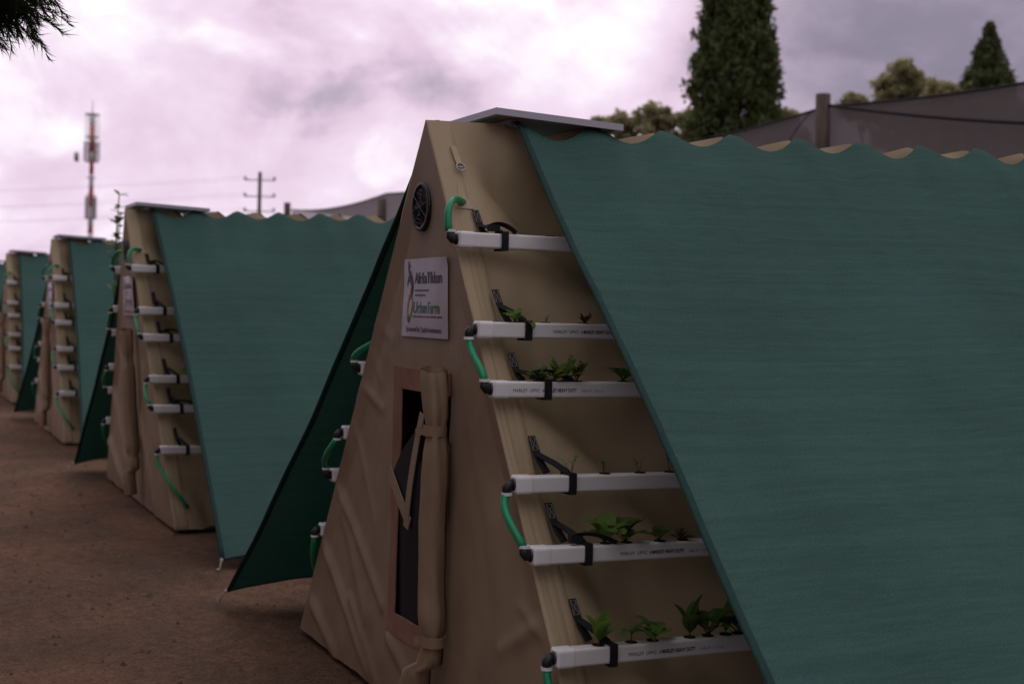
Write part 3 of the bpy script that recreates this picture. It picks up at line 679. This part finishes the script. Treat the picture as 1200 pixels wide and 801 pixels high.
def seedling(kind, s, seed):
    rnd = random.Random(seed); mb = MB(); stem = []
    if kind == 'lettuce':
        for k in range(rnd.randint(7, 10)):
            az = k*2.4+rnd.random(); el = rnd.uniform(.5, 1.35); st = rnd.uniform(.2, .45)*s
            b = Vector((math.cos(az)*math.cos(el), math.sin(az)*math.cos(el), math.sin(el)))*st; mb.tube([(0, 0, 0), b*.5+Vector((0, 0, .003)), b], .0016, 4); leaf(mb, b, az, el*.8, rnd.uniform(.5, .75)*s, rnd.uniform(.44, .62)*s, .9)
    elif kind == 'fern':
        for k in range(11):
            az = k*2.1+rnd.random(); el = rnd.uniform(.4, 1.3); d = Vector((math.cos(az)*math.cos(el), math.sin(az)*math.cos(el), math.sin(el))); L_ = s*rnd.uniform(.7, 1.15)
            mb.tube([(0, 0, 0), d*L_*.5, d*L_-Vector((0, 0, .1*s))], .0012, 4)
            for q in range(9): b = d*L_*(.3+.08*q); leaf(mb, b-Vector((0, 0, .1*s*(q/9)**2)), az+(1.1 if q % 2 else -1.1), el*.5+.2, s*rnd.uniform(.18, .3), s*.12, .5, .2, 3)
    elif kind == 'sprout':
        for k in range(3):
            az = rnd.uniform(0, 6.3); el = rnd.uniform(1.0, 1.45); h = s*rnd.uniform(.5, 1); b = Vector((math.cos(az)*math.cos(el), math.sin(az)*math.cos(el), math.sin(el)))*h
            mb.tube([(0, 0, 0), b*.6, b], .0011, 4); leaf(mb, b, az, .9, .35*s, .16*s, .8, .2, 3); leaf(mb, b*.8, az+2.5, .8, .3*s, .14*s, .9, .2, 3)
    elif kind == 'tall':
        for k in range(5):
            az = k*1.9+rnd.random(); el = 1.45-.22*k*rnd.random(); b = Vector((.006*math.cos(az), .006*math.sin(az), .12*s))
            leaf(mb, b, az, el, s*rnd.uniform(.55, 1.0)*(1-.08*k), s*rnd.uniform(.26, .38), .35+.15*k, .4, 7)
        mb.tube([(0, 0, 0), (0, 0, .2*s)], .003, 5)
    else:   # arching
        for k in range(3):
            az = (1.3, -1.2, .3)[k]+rnd.uniform(-.3, .3); leaf(mb, (0, 0, .25*s), az, 1.0-.2*k, s*rnd.uniform(.7, 1.0), .24*s, 1.7, .3, 7)
        mb.tube([(0, 0, 0), (0, 0, .27*s)], .002, 5)
    return mb
PLANTS = [  # pipe, y, kind, size, material, look
    (1, .125, 'lettuce', .055, LEAF, 'small seedling with one big bent leaf'), (1, .25, 'sprout', .03, LEAF, 'tiny yellow-green sprout'), (1, .41, 'fern', .04, LEAFR, 'small reddish brown seedling'),
    (2, .155, 'fern', .05, LEAF, 'small feathery green seedling beside the strap'), (2, .215, 'fern', .075, LEAF, 'feathery pale green herb'), (2, .31, 'fern', .07, LEAFD, 'darker feathery herb'), (2, .26, 'fern', .085, LEAF, 'bushy feathery green herb'), (2, .50, 'lettuce', .075, LEAFD, 'dark leafy seedling at the net edge'),
    (3, .19, 'sprout', .07, LEAF, 'thin upright sprout'), (3, .32, 'sprout', .05, LEAFD, 'short dark sprout'), (3, .46, 'sprout', .045, LEAF, 'spindly low sprout'), (3, .58, 'sprout', .06, LEAFD, 'dark sprout at the net edge'),
    (4, .25, 'lettuce', .105, LEAF, 'round clump of pale green lettuce'), (4, .33, 'lettuce', .095, LEAFD, 'round clump of darker lettuce'), (4, .46, 'lettuce', .065, LEAFD, 'low dark lettuce'), (4, .55, 'fern', .04, LEAFR, 'low reddish seedling'),
    (5, .13, 'tall', .13, LEAF, 'seedling with broad upright leaves beside the strap'), (5, .25, 'arch', .10, LEAFD, 'seedling with one long arching leaf'), (5, .33, 'lettuce', .09, LEAF, 'loose light green seedling'),
    (5, .47, 'tall', .15, LEAFD, 'tall seedling with a pointed upright leaf'), (5, .54, 'lettuce', .11, LEAFD, 'broad dark green seedling'), (5, .61, 'tall', .13, LEAF, 'leafy green seedling with broad leaves'), (5, .66, 'lettuce', .12, LEAFD, 'dark leafy seedling at the net edge')]
PLANTS2 = [(3, .26, 'lettuce', .10, LEAF, 'leafy green seedling'), (3, .36, 'fern', .09, LEAFD, 'bushy dark herb'), (4, .28, 'fern', .10, LEAF, 'bushy green herb'), (4, .40, 'lettuce', .10, LEAFD, 'dark lettuce'), (5, .28, 'tall', .17, LEAF, 'tall leafy seedling'), (5, .38, 'lettuce', .15, LEAFD, 'broad dark seedling'), (1, .3, 'sprout', .06, LEAF, 'small sprout')]

# ------------------------------------------------------------------ place the tents
TENTS = [dict(x=-5.3, yaw=0, ph='nearest tent', var=0, sides=(1, -1)), dict(x=-11.85, lean=.14, yaw=0, ph='second tent', var=1, sides=(1, -1)),
         dict(x=-18.4, yaw=0, ph='third tent', var=2, sides=(1, -1)), dict(x=-25.0, yaw=0, ph='fourth tent', var=1, sides=(1,)), dict(x=-31.6, yaw=0, ph='fifth tent', var=2, sides=())]
TLAB = ['nearest tan canvas A-frame tent with an open door and a rolled flap', 'second nearest tan canvas A-frame tent with its door flap rolled shut', 'third tan canvas A-frame tent from the camera, in front of the mast',
        'fourth tan canvas A-frame tent, small and blurred near the left edge', 'farthest tan canvas A-frame tent, cut off at the left edge']
ORD = ['topmost', 'second', 'third', 'fourth', 'fifth', 'lowest']
HOSES = ['short green hose curving from the topmost pipe into the canvas', 'green hose joining the second and third pipes', 'green hose joining the fourth and fifth pipes', 'long green hose hanging from the lowest pipe']
SOLAR = ['solar panel lying on the ridge of the nearest tent', 'solar panel on the ridge of the second tent', 'thin solar panel on the ridge of the third tent below the mast', 'solar panel on the ridge of the fourth tent', 'solar panel on the ridge of the farthest tent']
def W(me, T):                # a tent whose top leans out towards the path
    ln_ = T.get('lean', 0)
    if not ln_: return me
    def mk():
        m2 = me.copy()
        for v in m2.vertices: v.co.y -= ln_*(v.co.z/2.43)*max(0., 1-max(0, v.co.y)/4.)
        return m2
    return cached(('warp', me.name, ln_), mk)
for ti, T in enumerate(TENTS):
    loc = Vector((T['x'], 0, 0)); var = T['var']; ph = T['ph']; first = ti == 0
    t = link('a_frame_tent', None, loc=loc); t.empty_display_size = .3; tag(t, TLAB[ti], 'tent', 'tan growing tents standing in a row')
    C = lambda name, key, fn, par=t: link(name, W(cached(key, fn), T), par)
    C('front_panel', ('fp', var), lambda: front_panel(var, first))
    for sx in (1, -1):
        C('side_panel', ('sd', sx, var), lambda: side_panel(sx, var)); C('hem_band', ('hb', sx, var), lambda: hem_band(sx, var))
    C('back_panel', 'bp', back_panel); C('floor_sheet', 'gs', groundsheet); pass
    if first: C('frame', 'fr', frame_hoops)
    vt = C('vent', 'vr', vent_ring); link('fan', W(cached('vb', vent_blades), T), vt); link('grille', W(cached('vg', vent_grille), T), vt)
    rl = C('door_roll', ('dr', var > 0), lambda: door_roll(var))
    if first:
        link('tie', W(cached('ti1', lambda: roll_tie(1.2)), T), rl); link('tie', W(cached('ti2', lambda: roll_tie(.405)), T), rl)
        bd = C('door_opening', 'db', door_binding); tag(bd, 'rust coloured binding round the door'); link('fly_screen', W(cached('fs', fly_screen), T), bd)
        fl = C('screen_flap', 'fl', flap); link('edging', W(cached('fe', flap_edge), T), fl)
        rs_ = C('strap_loop', 'rs', ring_strap); link('ring', W(cached('dg', d_ring), T), rs_)
    for sx in T['sides']:
        C('hose_patch', ('hp', sx), lambda: hose_patch(sx))
        for i in range(6):
            for y in (STR_Y if first else STR_Y[:1]):
                s_ = C('strap', ('st', sx, i, y), lambda: strap(sx, i, y))
                if first and sx > 0 and y == STR_Y[0]: link('stitching', W(cached(('ss', i), lambda: stitches(sx, i, y)), T), s_)
    # nets
    for side, nm in (('r', 'right'), ('l', 'left')):
        if ti == 4 and side == 'l': continue
        me, hem, rope, peg = cached(('net', side, var), lambda: net_mesh(side, var))
        nr = link('shade_net', None, loc=loc); nr.empty_display_size = .2
        [link(n_, W(m_, T), nr) for n_, m_ in (('net_sheet', me), ('hem', hem), ('corner_cord', rope), ('peg', peg))]
        tag(nr, f'green shade net stretched from the ridge down the {nm} side of the {ph}', 'shade net', 'green shade nets over the tents')
    # solar panel
    fr, gl, bs, br, br2 = cached(('panel', first), lambda: panel_parts(0 if first else -.18)); p = link('solar_panel', None, loc=loc)
    for nm, m_ in (('panel_frame', fr), ('glass', gl), ('backsheet', bs), ('bracket', br), ('bracket', br2)): link(nm, W(m_, T), p)
    tag(p, SOLAR[ti], 'solar panel', 'solar panels on the tent ridges')
    # poster
    if ti < 3:
        p = link('poster', None, loc=loc+Vector((0, (0, -.012, -.012)[ti], 0)))
        for nm, m_ in cached('poster', poster_parts): link(nm, W(m_, T), p)
        tag(p, ['laminated poster with two logos on the front of the nearest tent', 'pale poster on the shaded front of the second tent', 'small pale poster on the front of the third tent'][ti], 'poster', 'posters on the tent fronts')
    # pipes and hoses
    for sx in T['sides']:
        nm = 'right' if sx > 0 else 'left'
        for i in range(6):
            p = link('growing_pipe', None, loc=loc+Vector((0, LDY[i] if first and sx < 0 else 0, 0))); p.empty_display_size = .05
            p.rotation_euler.x = random.Random(i*5+ti+sx).uniform(-.005, .004)
            link('pipe_body', W(cached(('pb', sx, i), lambda: pipe_body(sx, i)), T), p); cp = link('end_cap', W(cached(('pc', sx, i), lambda: pipe_cap(sx, i)), T), p)
            el = link('elbow', W(cached(('pe', sx, i), lambda: pipe_elbow(sx, i)), T), p); link('hose_collar', W(cached(('pk', sx, i), lambda: pipe_collar(sx, i)), T), el)
            if ti < 2 and sx > 0:
                for y in CUPS[i]: link('planting_hole', W(cached(('pu', sx, i, y), lambda: pipe_cups(sx, i, y)), T), p)
            if first and sx > 0 and i in (1, 2, 4, 5): [link('lettering', q_, p) for q_ in pipe_print(i)]
            tag(p, f'{ORD[i]} white growing pipe on the {nm} side of the {ph}', 'pipe', 'white growing pipes strapped to the tents')
        for k in range(4):
            bk = first and sx < 0
            h = link('hose', W(cached(('ho', sx, k, bk and k in (1, 2)), lambda: hose_mesh(sx, k, bk)), T), loc=loc+Vector((0, (LDY[0], 0, 0, LDY[5])[k] if bk else 0, 0))); tag(h, f'{HOSES[k]}, {nm} side of {ph}', 'hose', 'green hoses between the pipes')
    # seedlings
    if ti < 2:
        for q, (i, y, kind, s, m_, look) in enumerate(PLANTS if first else PLANTS2):
            me = seedling(kind, s*1.12, 31*ti+q).mesh('seedling', m_, True); c = pipe_c(1, i, y)
            o = link('seedling', me, loc=loc+Vector((c.x, y-T.get('lean', 0)*c.z/2.43, c.z+PH))); tag(o, f'{look}, {ORD[i]} pipe of the {ph}', 'seedling', 'seedlings growing in the pipes')
# leaf drooping over the face of the second pipe
mb = MB(); c = pipe_c(1, 1, .16); leaf(mb, (0, 0, 0), 0, .5, .05, .022, 2.2, .3, 6)
tag(link('drooping_leaf', mb.mesh('drooping_leaf', LEAF, True), loc=Vector((-5.3+c.x+.030, .168, c.z+PH-.004))), 'single yellow-green leaf drooping over the front of the second pipe', 'leaf')
mb = MB()
for x in (-.9, 0, .85): mb.box((x-.11, .25, -.05), (x+.11, .43, .022))

# ------------------------------------------------------------------ background: grey shade house
WY = 10.3
POSTS = [(-45.2, 5.02), (-35.7, 4.55), (-26.1, 4.45), (-16.57, 4.86), (-7.0, 4.85), (2.5, 4.85)]
NTOP = [4.80, 4.70, 4.68, 4.70, 4.78, 4.8]
def ntop(x):
    for (p, q) in zip(range(5), range(1, 6)):
        x0, x1 = POSTS[p][0], POSTS[q][0]
        if x0 <= x <= x1:
            t = (x-x0)/(x1-x0); sag = (.17, .12, .16, .23, .25)[p]; return NTOP[p]*(1-t)+NTOP[q]*t-sag*4*t*(1-t)
    return 4.7
def shade_house():
    root = link('shade_house', None, loc=(-26.1, WY, 0)); tag(root, 'grey shade net house on wooden posts behind the green tents', 'shade house')
    o = Vector((26.1, -WY, 0)); mb = MB(); xs = [-45.2+47.7*i/130 for i in range(131)]; zs = [j/10 for j in range(11)]
    for f in zs:
        for x in xs: mb.v.append((x+26.1, .14+.10*fbm(x*.35, f*2, 1.)*math.sin(math.pi*f), .05+(ntop(x)-.05)*f))
    n = len(xs); mb.f = [(j*n+i, j*n+i+1, (j+1)*n+i+1, (j+1)*n+i) for j in range(10) for i in range(n-1)]
    link('side_net', mb.mesh('side_net', GNET, True), root)
    mb = MB(); ys = [.14+14*j/10 for j in range(11)]
    for y in ys:
        for x in xs: mb.v.append((x+26.1, y, ntop(x)+.004-.35*math.sin(math.pi*min(1, (y-.14)/14))))
    mb.f = [(j*n+i, j*n+i+1, (j+1)*n+i+1, (j+1)*n+i) for j in range(10) for i in range(n-1)]
    link('roof_net', mb.mesh('roof_net', GNET, True), root)
    for k, (x, h) in enumerate(POSTS):
        for y in (0, 14.2):
            rnd = random.Random(k*3+int(y)); mb = MB(); pts = [(x+26.1+.02*rnd.uniform(-1, 1), y+.02*rnd.uniform(-1, 1), -.2+(h+.2)*i/7) for i in range(8)]
            mb.tube(pts, [.125-.003*i+rnd.uniform(-.004, .004) for i in range(8)], 14); link('post', mb.mesh('post', WOOD, True), root)
    mb = MB(); mb.tube([(x+26.1, .10, ntop(x)+.004) for x in xs], .018, 6); link('edge_rope', mb.mesh('edge_rope', GNET_SEAM, True), root)
    mb = MB(); mb.tube([(-16.5+26.1+d*t, .02, 4.70-(.9*t+.22*4*t*(1-t)*.3)) for d in (5.5,) for t in [i/14 for i in range(15)]], .022, 6); link('sagging_seam', mb.mesh('sagging_seam', GNET_SEAM, True), root)
    mb = MB(); mb.tube(bez((9.45, -.13, 4.62), (9.35, -.2, 4.5), (8.9, -.2, 4.3), (8.2, -.1, 3.4), 10), .008, 5); link('guy_wire', mb.mesh('guy_wire', GNET_SEAM), root)
shade_house()

# ------------------------------------------------------------------ trees
def leafcloud(mb, c, rad, n, size, rnd, upw=.3, asp=.55):
    for _ in range(n):
        while True:
            d = Vector((rnd.uniform(-1, 1), rnd.uniform(-1, 1), rnd.uniform(-1, 1)))
            if d.length_squared < 1: break
        p = Vector(c)+Vector((d.x*rad[0], d.y*rad[1], d.z*rad[2])); u = Vector((rnd.gauss(0, 1), rnd.gauss(0, 1), rnd.gauss(upw, 1))).normalized(); w = u.cross(Vector((rnd.gauss(0, 1), rnd.gauss(0, 1), rnd.gauss(0, 1)))).normalized()
        s = size*rnd.uniform(.6, 1.4); b = len(mb.v); mb.v += [tuple(p-u*s*.5), tuple(p+w*s*asp*.5), tuple(p+u*s*.5), tuple(p-w*s*asp*.5)]; mb.f.append((b, b+1, b+2, b+3))
def trunk(mb, pts, rs, n=8): mb.tube(pts, rs, n)
def column_tree(name, loc, h, prof, nclump, per, leafs, m, label, seed, z0=.4, trunk_r=.16):
    rnd = random.Random(seed); root = link(name, None, loc=loc); mb = MB()
    mb.tube([(0, 0, -.2), (.03, .02, h*.4), (0, 0, h*.93)], [trunk_r, trunk_r*.6, .02], 8)
    link('trunk', mb.mesh('trunk', BARK, True), root); mb = MB()
    for k in range(nclump):
        z = z0+(h-z0)*rnd.random(); r = prof(z/h); az = rnd.uniform(0, 2*math.pi); q = r*math.sqrt(rnd.uniform(.12, 1.0))*(1+.27*fbm(math.cos(az)*1.3, math.sin(az)*1.3, z*.8)); s = rnd.uniform(.13, .24)*(.6+.4*min(1, r))
        leafcloud(mb, (q*math.cos(az), q*math.sin(az), z), (s, s, s*1.5), per, leafs, rnd, .9, .5)
    link('crown', mb.mesh('crown', m), root); tag(root, label, 'tree'); return root
def round_tree(name, loc, h, lobes, m, label, seed, per=32, leafs=.17, group=None):
    rnd = random.Random(seed); root = link(name, None, loc=loc); mb = MB(); base = Vector((0, 0, h*.35))
    mb.tube([(0, 0, -.2), (.05, 0, h*.2), tuple(base)], [.17, .14, .12], 8)
    for lx, ly, lz, r in lobes: mb.tube([base, (lx*.5, ly*.5, (base.z+lz)/2), (lx, ly, lz)], [.1, .06, .02], 6)
    link('trunk', mb.mesh('trunk', BARK, True), root); mb = MB()
    for lx, ly, lz, r in lobes:
        for k in range(int(95*r*r)+18):
            d = Vector((rnd.gauss(0, 1), rnd.gauss(0, 1), rnd.gauss(.15, 1))).normalized()*r*rnd.uniform(.5, 1.08); s = rnd.uniform(.13, .24)
            leafcloud(mb, (lx+d.x, ly+d.y, lz+d.z*.85), (s, s, s*.7), per, leafs, rnd, 0, .5)
    link('crown', mb.mesh('crown', m), root); tag(root, label, 'tree', group); return root
def cyp_prof(f): return 1.22*(.72+.28*min(1, f/.3)) if f < .55 else 1.22*max(.04, (1-((f-.55)/.45)**1.7*.95))
column_tree('cypress_tree', (-32.3, 19.1, 0), 13.2, cyp_prof, 2300, 34, .17, CYP, 'tall dark green columnar cypress rising out of the picture', 5)
column_tree('conifer_tree', (-32.65, 28.2, 0), 10.5, lambda f: min(1.7, 4.6*max(.004, 1-f)), 1500, 30, .15, CONI, 'pointed dark conifer at the right behind the grey shade net', 9, 3.0)
g = 'round crowned trees behind the shade house'
round_tree('gum_tree', (-39.4, 20.3, 0), 8.6, [(.1,.3,7.85,.62), (.55,1.0,7.7,.55), (-.2,-.6,7.6,.5), (-.5,-1.35,7.55,.45), (.8,1.6,7.2,.5), (.3,.2,6.7,1.1), (-.6,-1.2,6.8,.8)], GUM, 'grey-green bushy tree left of the tall cypress', 11, group=g)
round_tree('gum_tree', (-36.1, 27.7, 0), 10.2, [(.1,.1,9.45,.55), (.3,.55,9.0,.6), (-.1,-.35,8.95,.55), (0,0,7.9,1.1), (-.5,-1.35,8.45,.45), (.5,1.0,8.45,.55)], GUM, 'olive bushy tree with rounded crown right of the wooden post', 12, group=g)
round_tree('gum_tree', (-33.3, 27.0, 0), 8.7, [(0,0,8.45,.5), (.5,.5,8.2,.5), (-.4,-.4,7.9,.5), (.1,0,7.0,.9)], GUM, 'small olive tree just left of the pointed conifer', 13, group=g)
round_tree('gum_tree', (-33.6, 21.2, 0), 7.6, [(.1,.25,7.15,.42), (.3,.5,6.6,.6), (-.2,-.1,6.4,.7)], GUM, 'small bushy tree half hidden at the right foot of the cypress', 14, group=g)

# near pine whose bough hangs into the top left corner
def pine():
    rnd = random.Random(21); base = Vector((-6.7, -6.3, 0)); OF = Vector((-1.5, .1, 0)); root = link('pine_tree', None, loc=base); tag(root, 'dark spreading pine whose needle bough hangs into the top left corner', 'tree')
    mb = MB(); mb.tube([(0, 0, -.3), (.05, .05, 2.5), (0, .1, 6), (.05, .1, 11)], [.34, .27, .18, .04], 12); lv = MB()
    for k in range(64):  # unseen crown, made low, wide and dense to shade the tent fronts
        f = k/64; z = 1.0+9.6*f; az = k*2.4; L_ = 4.4*(1-f)**.6+.5
        if math.sin(az) > .1: L_ = min(L_, (3.3 if z > 3.2 else 2.6)/math.sin(az))
        q = bez((0, .05, z), (math.cos(az)*L_*.3, math.sin(az)*L_*.3, z+.3), (math.cos(az)*L_*.7, math.sin(az)*L_*.7, z+.25), (math.cos(az)*L_, math.sin(az)*L_, z-.1), 9)
        mb.tube(q, [.06-.005*i for i in range(10)], 5)
        for p in q[2:]: leafcloud(lv, p, (.62, .62, .28), 270, .17, rnd, -.5, .2)
    E = Vector((1.80, 4.74, 2.92))+OF; S = Vector((0, .06, 3.3))
    bough = bez(S, (-.05, 1.6, 3.6), (-.1, 3.4, 3.45), E, 20); mb.tube(bough, [.07-.003*i for i in range(21)], 6); subs = [(bough, 12)]
    for k, (i, d) in enumerate(((14, (.5, .5, -.2)), (15, (.15, .75, -.12)), (16, (.45, .35, -.3)), (13, (.75, .3, -.1)), (17, (.1, .45, -.25)), (18, (.35, .3, -.05)), (16, (-.3, .6, -.2)))):
        d = Vector(d)*.72; b_ = bough[i]; q = bez(b_, b_+d*.3+Vector((0, 0, .06)), b_+d*.7+Vector((0, 0, .03)), b_+d, 7); mb.tube(q, [.018-.002*j for j in range(8)], 5); subs.append((q, 1))
    link('trunk', mb.mesh('trunk', BARK, True), root); link('crown', lv.mesh('crown', PINE), root)
    mb = MB()
    for q, lo in subs:
        for p in q[lo:]:
            for _ in range(15):
                az = rnd.uniform(0, 6.28); d = Vector((math.cos(az)*.7, math.sin(az)*.7, rnd.uniform(-.9, .5))).normalized(); L_ = rnd.uniform(.10, .24)
                for s in range(34):
                    t = s/34; c = Vector(p)+d*L_*t-Vector((0, 0, .08*t*t)); nd = (d*.9+Vector((rnd.gauss(0, .5), rnd.gauss(0, .5), rnd.gauss(-.3, .5)))).normalized(); w = nd.orthogonal().normalized()*.003; ln_ = rnd.uniform(.035, .075)
                    b = len(mb.v); mb.v += [tuple(c-w), tuple(c+w), tuple(c+nd*ln_)]; mb.f.append((b, b+1, b+2))
    for _ in range(480):
        while True:
            e = Vector((rnd.uniform(-1, 1), rnd.uniform(-1, 1), rnd.uniform(-1, 1)))
            if e.length < 1: break
        p = OF+Vector((1.72+e.x*.3, 4.52+e.y*.31, 3.07+e.z*.25)); d = Vector((rnd.gauss(.2, .5), rnd.gauss(.5, .5), rnd.uniform(-1.0, .1))).normalized(); L_ = rnd.uniform(.10, .2)
        for s in range(40):
            t = s/40; c = p+d*L_*t-Vector((0, 0, .06*t*t)); nd = (d*.9+Vector((rnd.gauss(0, .45), rnd.gauss(0, .45), rnd.gauss(-.3, .45)))).normalized(); w = nd.orthogonal().normalized()*.003; ln_ = rnd.uniform(.03, .07)
            b = len(mb.v); mb.v += [tuple(c-w), tuple(c+w), tuple(c+nd*ln_)]; mb.f.append((b, b+1, b+2))
    link('hanging_bough', mb.mesh('hanging_bough', PINE), root)
pine()
def sapling():
    rnd = random.Random(8); root = link('sapling', None, loc=(-14.6, .20, 0)); tag(root, 'thin leafy sapling poking up at the left of the second tent ridge', 'plant')
    st = MB(); lv = MB(); h = 2.72
    for k, (dx, hh) in enumerate(((0, h), (.07, h-.2), (-.08, h-.28))):
        pts = bez((dx*.2, 0, -.05), (dx, .05, hh*.4), (dx*1.6, 0, hh*.8), (dx*1.3+.04, .03, hh), 14); st.tube(pts, .006, 5)
        for p in pts[7:]:
            for _ in range(3): leaf(lv, p, rnd.uniform(0, 6.28), rnd.uniform(.1, .9), rnd.uniform(.08, .13), .055, .6, .2, 3)
    link('stem', st.mesh('stem', BARK), root); link('leaves', lv.mesh('leaves', LEAFD, True), root)
sapling()

# ------------------------------------------------------------------ radio mast, utility pole, wires
def mast():
    root = link('radio_mast', None, loc=(-155.6, 18.9, 0)); tag(root, 'red and white radio mast with antenna clusters rising behind the third tent', 'mast')
    bands = [(0, 6.5, RED), (6.5, 9.4, WHITE), (9.4, 9.9, RED), (9.9, 12.2, WHITE), (12.2, 14.0, RED), (14.0, 15.7, WHITE), (15.7, 17.2, RED), (17.2, 18.0, WHITE), (18.0, 21.0, RED), (21.0, 22.2, WHITE)]
    zoff = -.6
    for z0, z1, m in bands:
        mb = MB(); r = .36-.008*z0; mb.tube([(0, 0, max(-.3, z0+zoff)), (0, 0, z1+zoff)], [r, r-.02], 12); link('mast_section', mb.mesh('mast_section', m, True), root)
    def ringplat(z, r):
        mb = MB(); mb.tube([(r*math.cos(2*math.pi*k/18), r*math.sin(2*math.pi*k/18), z) for k in range(19)], .05, 6, False)
        for k in range(6): t = math.pi*k/3; mb.tube([(0, 0, z), (r*math.cos(t), r*math.sin(t), z)], .05, 5)
        link('platform', mb.mesh('platform', GREY), root)
    for z, r in ((21.6, .75), (19.2, .7), (16.6, .7), (14.9, .45), (13.1, .45)): ringplat(z-.2, r)
    for k in range(6):
        t = math.pi*k/3+.3; mb = MB(); mb.tube([(.68*math.cos(t), .68*math.sin(t), 17.2), (.68*math.cos(t), .68*math.sin(t), 21.5)], .035, 6); link('antenna_rail', mb.mesh('antenna_rail', GREY), root)
        for zc, hh, rr in ((17.5, 1.0, .72), (11.5, 1.2, .5)):
            mb = MB(); x, y = rr*math.cos(t), rr*math.sin(t); mb.box((x-.10, y-.10, zc-hh), (x+.10, y+.10, zc+hh)); link('panel_antenna', mb.mesh('panel_antenna', WHITE if k % 2 else GREY), root)
            mb = MB(); mb.tube([(0, 0, zc), (x, y, zc)], .05, 5); mb.tube([(0, 0, zc+hh*.7), (x, y, zc+hh*.7)], .05, 5); link('antenna_arm', mb.mesh('antenna_arm', GREY), root)
    mb = MB(); mb.tube([(-.9, -1.3, 16.9), (-1.0, -1.6, 16.9)], [.55, .5], 14); link('dish', mb.mesh('dish', GREY, True), root)
    mb = MB(); mb.tube([(0, 0, 21.4), (0, 0, 22.9)], [.06, .03], 6); link('lightning_rod', mb.mesh('lightning_rod', GREY), root)
mast()
UP = Vector((-59.3, 12.9, 0)); WD = Vector((-.80, -.6, 0)).normalized()          # wires' run ; arms at right angles
AR = Vector((.41, .91, 0))
ARMZ = (6.95, 6.25, 5.62)
def utility_pole():
    root = link('utility_pole', None, loc=UP); tag(root, 'dark utility pole with three crossarms behind the second tent', 'utility pole')
    mb = MB(); mb.tube([(0, 0, -.3), (.02, 0, 4), (.04, 0, 7.3)], [.10, .085, .075], 10); link('pole', mb.mesh('pole', POLE, True), root)
    for z in ARMZ:
        mb = MB(); e = AR*.62; p = Vector((.03, 0, z)); mb.tube([p-e, p, p+e], .022, 6); cx = link('crossarm', mb.mesh('crossarm', POLE), root)
        for s in (-1, 1):
            mb = MB(); q = p+e*s; mb.tube([q+Vector((0, 0, -.02)), q+Vector((0, 0, .07)), q+Vector((0, 0, .12)), q+Vector((0, 0, .16))], [.03, .065, .06, .03], 8); link('insulator', mb.mesh('insulator', GREY, True), cx)
utility_pole()
for k, z in enumerate(ARMZ):
    for s in (-1, 1):
        p = UP+AR*.62*s+Vector((.03, 0, z+.14)); q = p+Vector((-18, -42, -.6)); mb = MB()
        mb.tube([p+(q-p)*t-Vector((0, 0, 1.0*4*t*(1-t))) for t in [i/20 for i in range(21)]], .0045, 4)
        tag(link('power_line', mb.mesh('power_line', POLE)), f'thin {("upper", "middle", "lower")[k]} power line on the {("left", "right")[s > 0]} arm of the utility pole', 'power line', 'power lines running left from the utility pole')
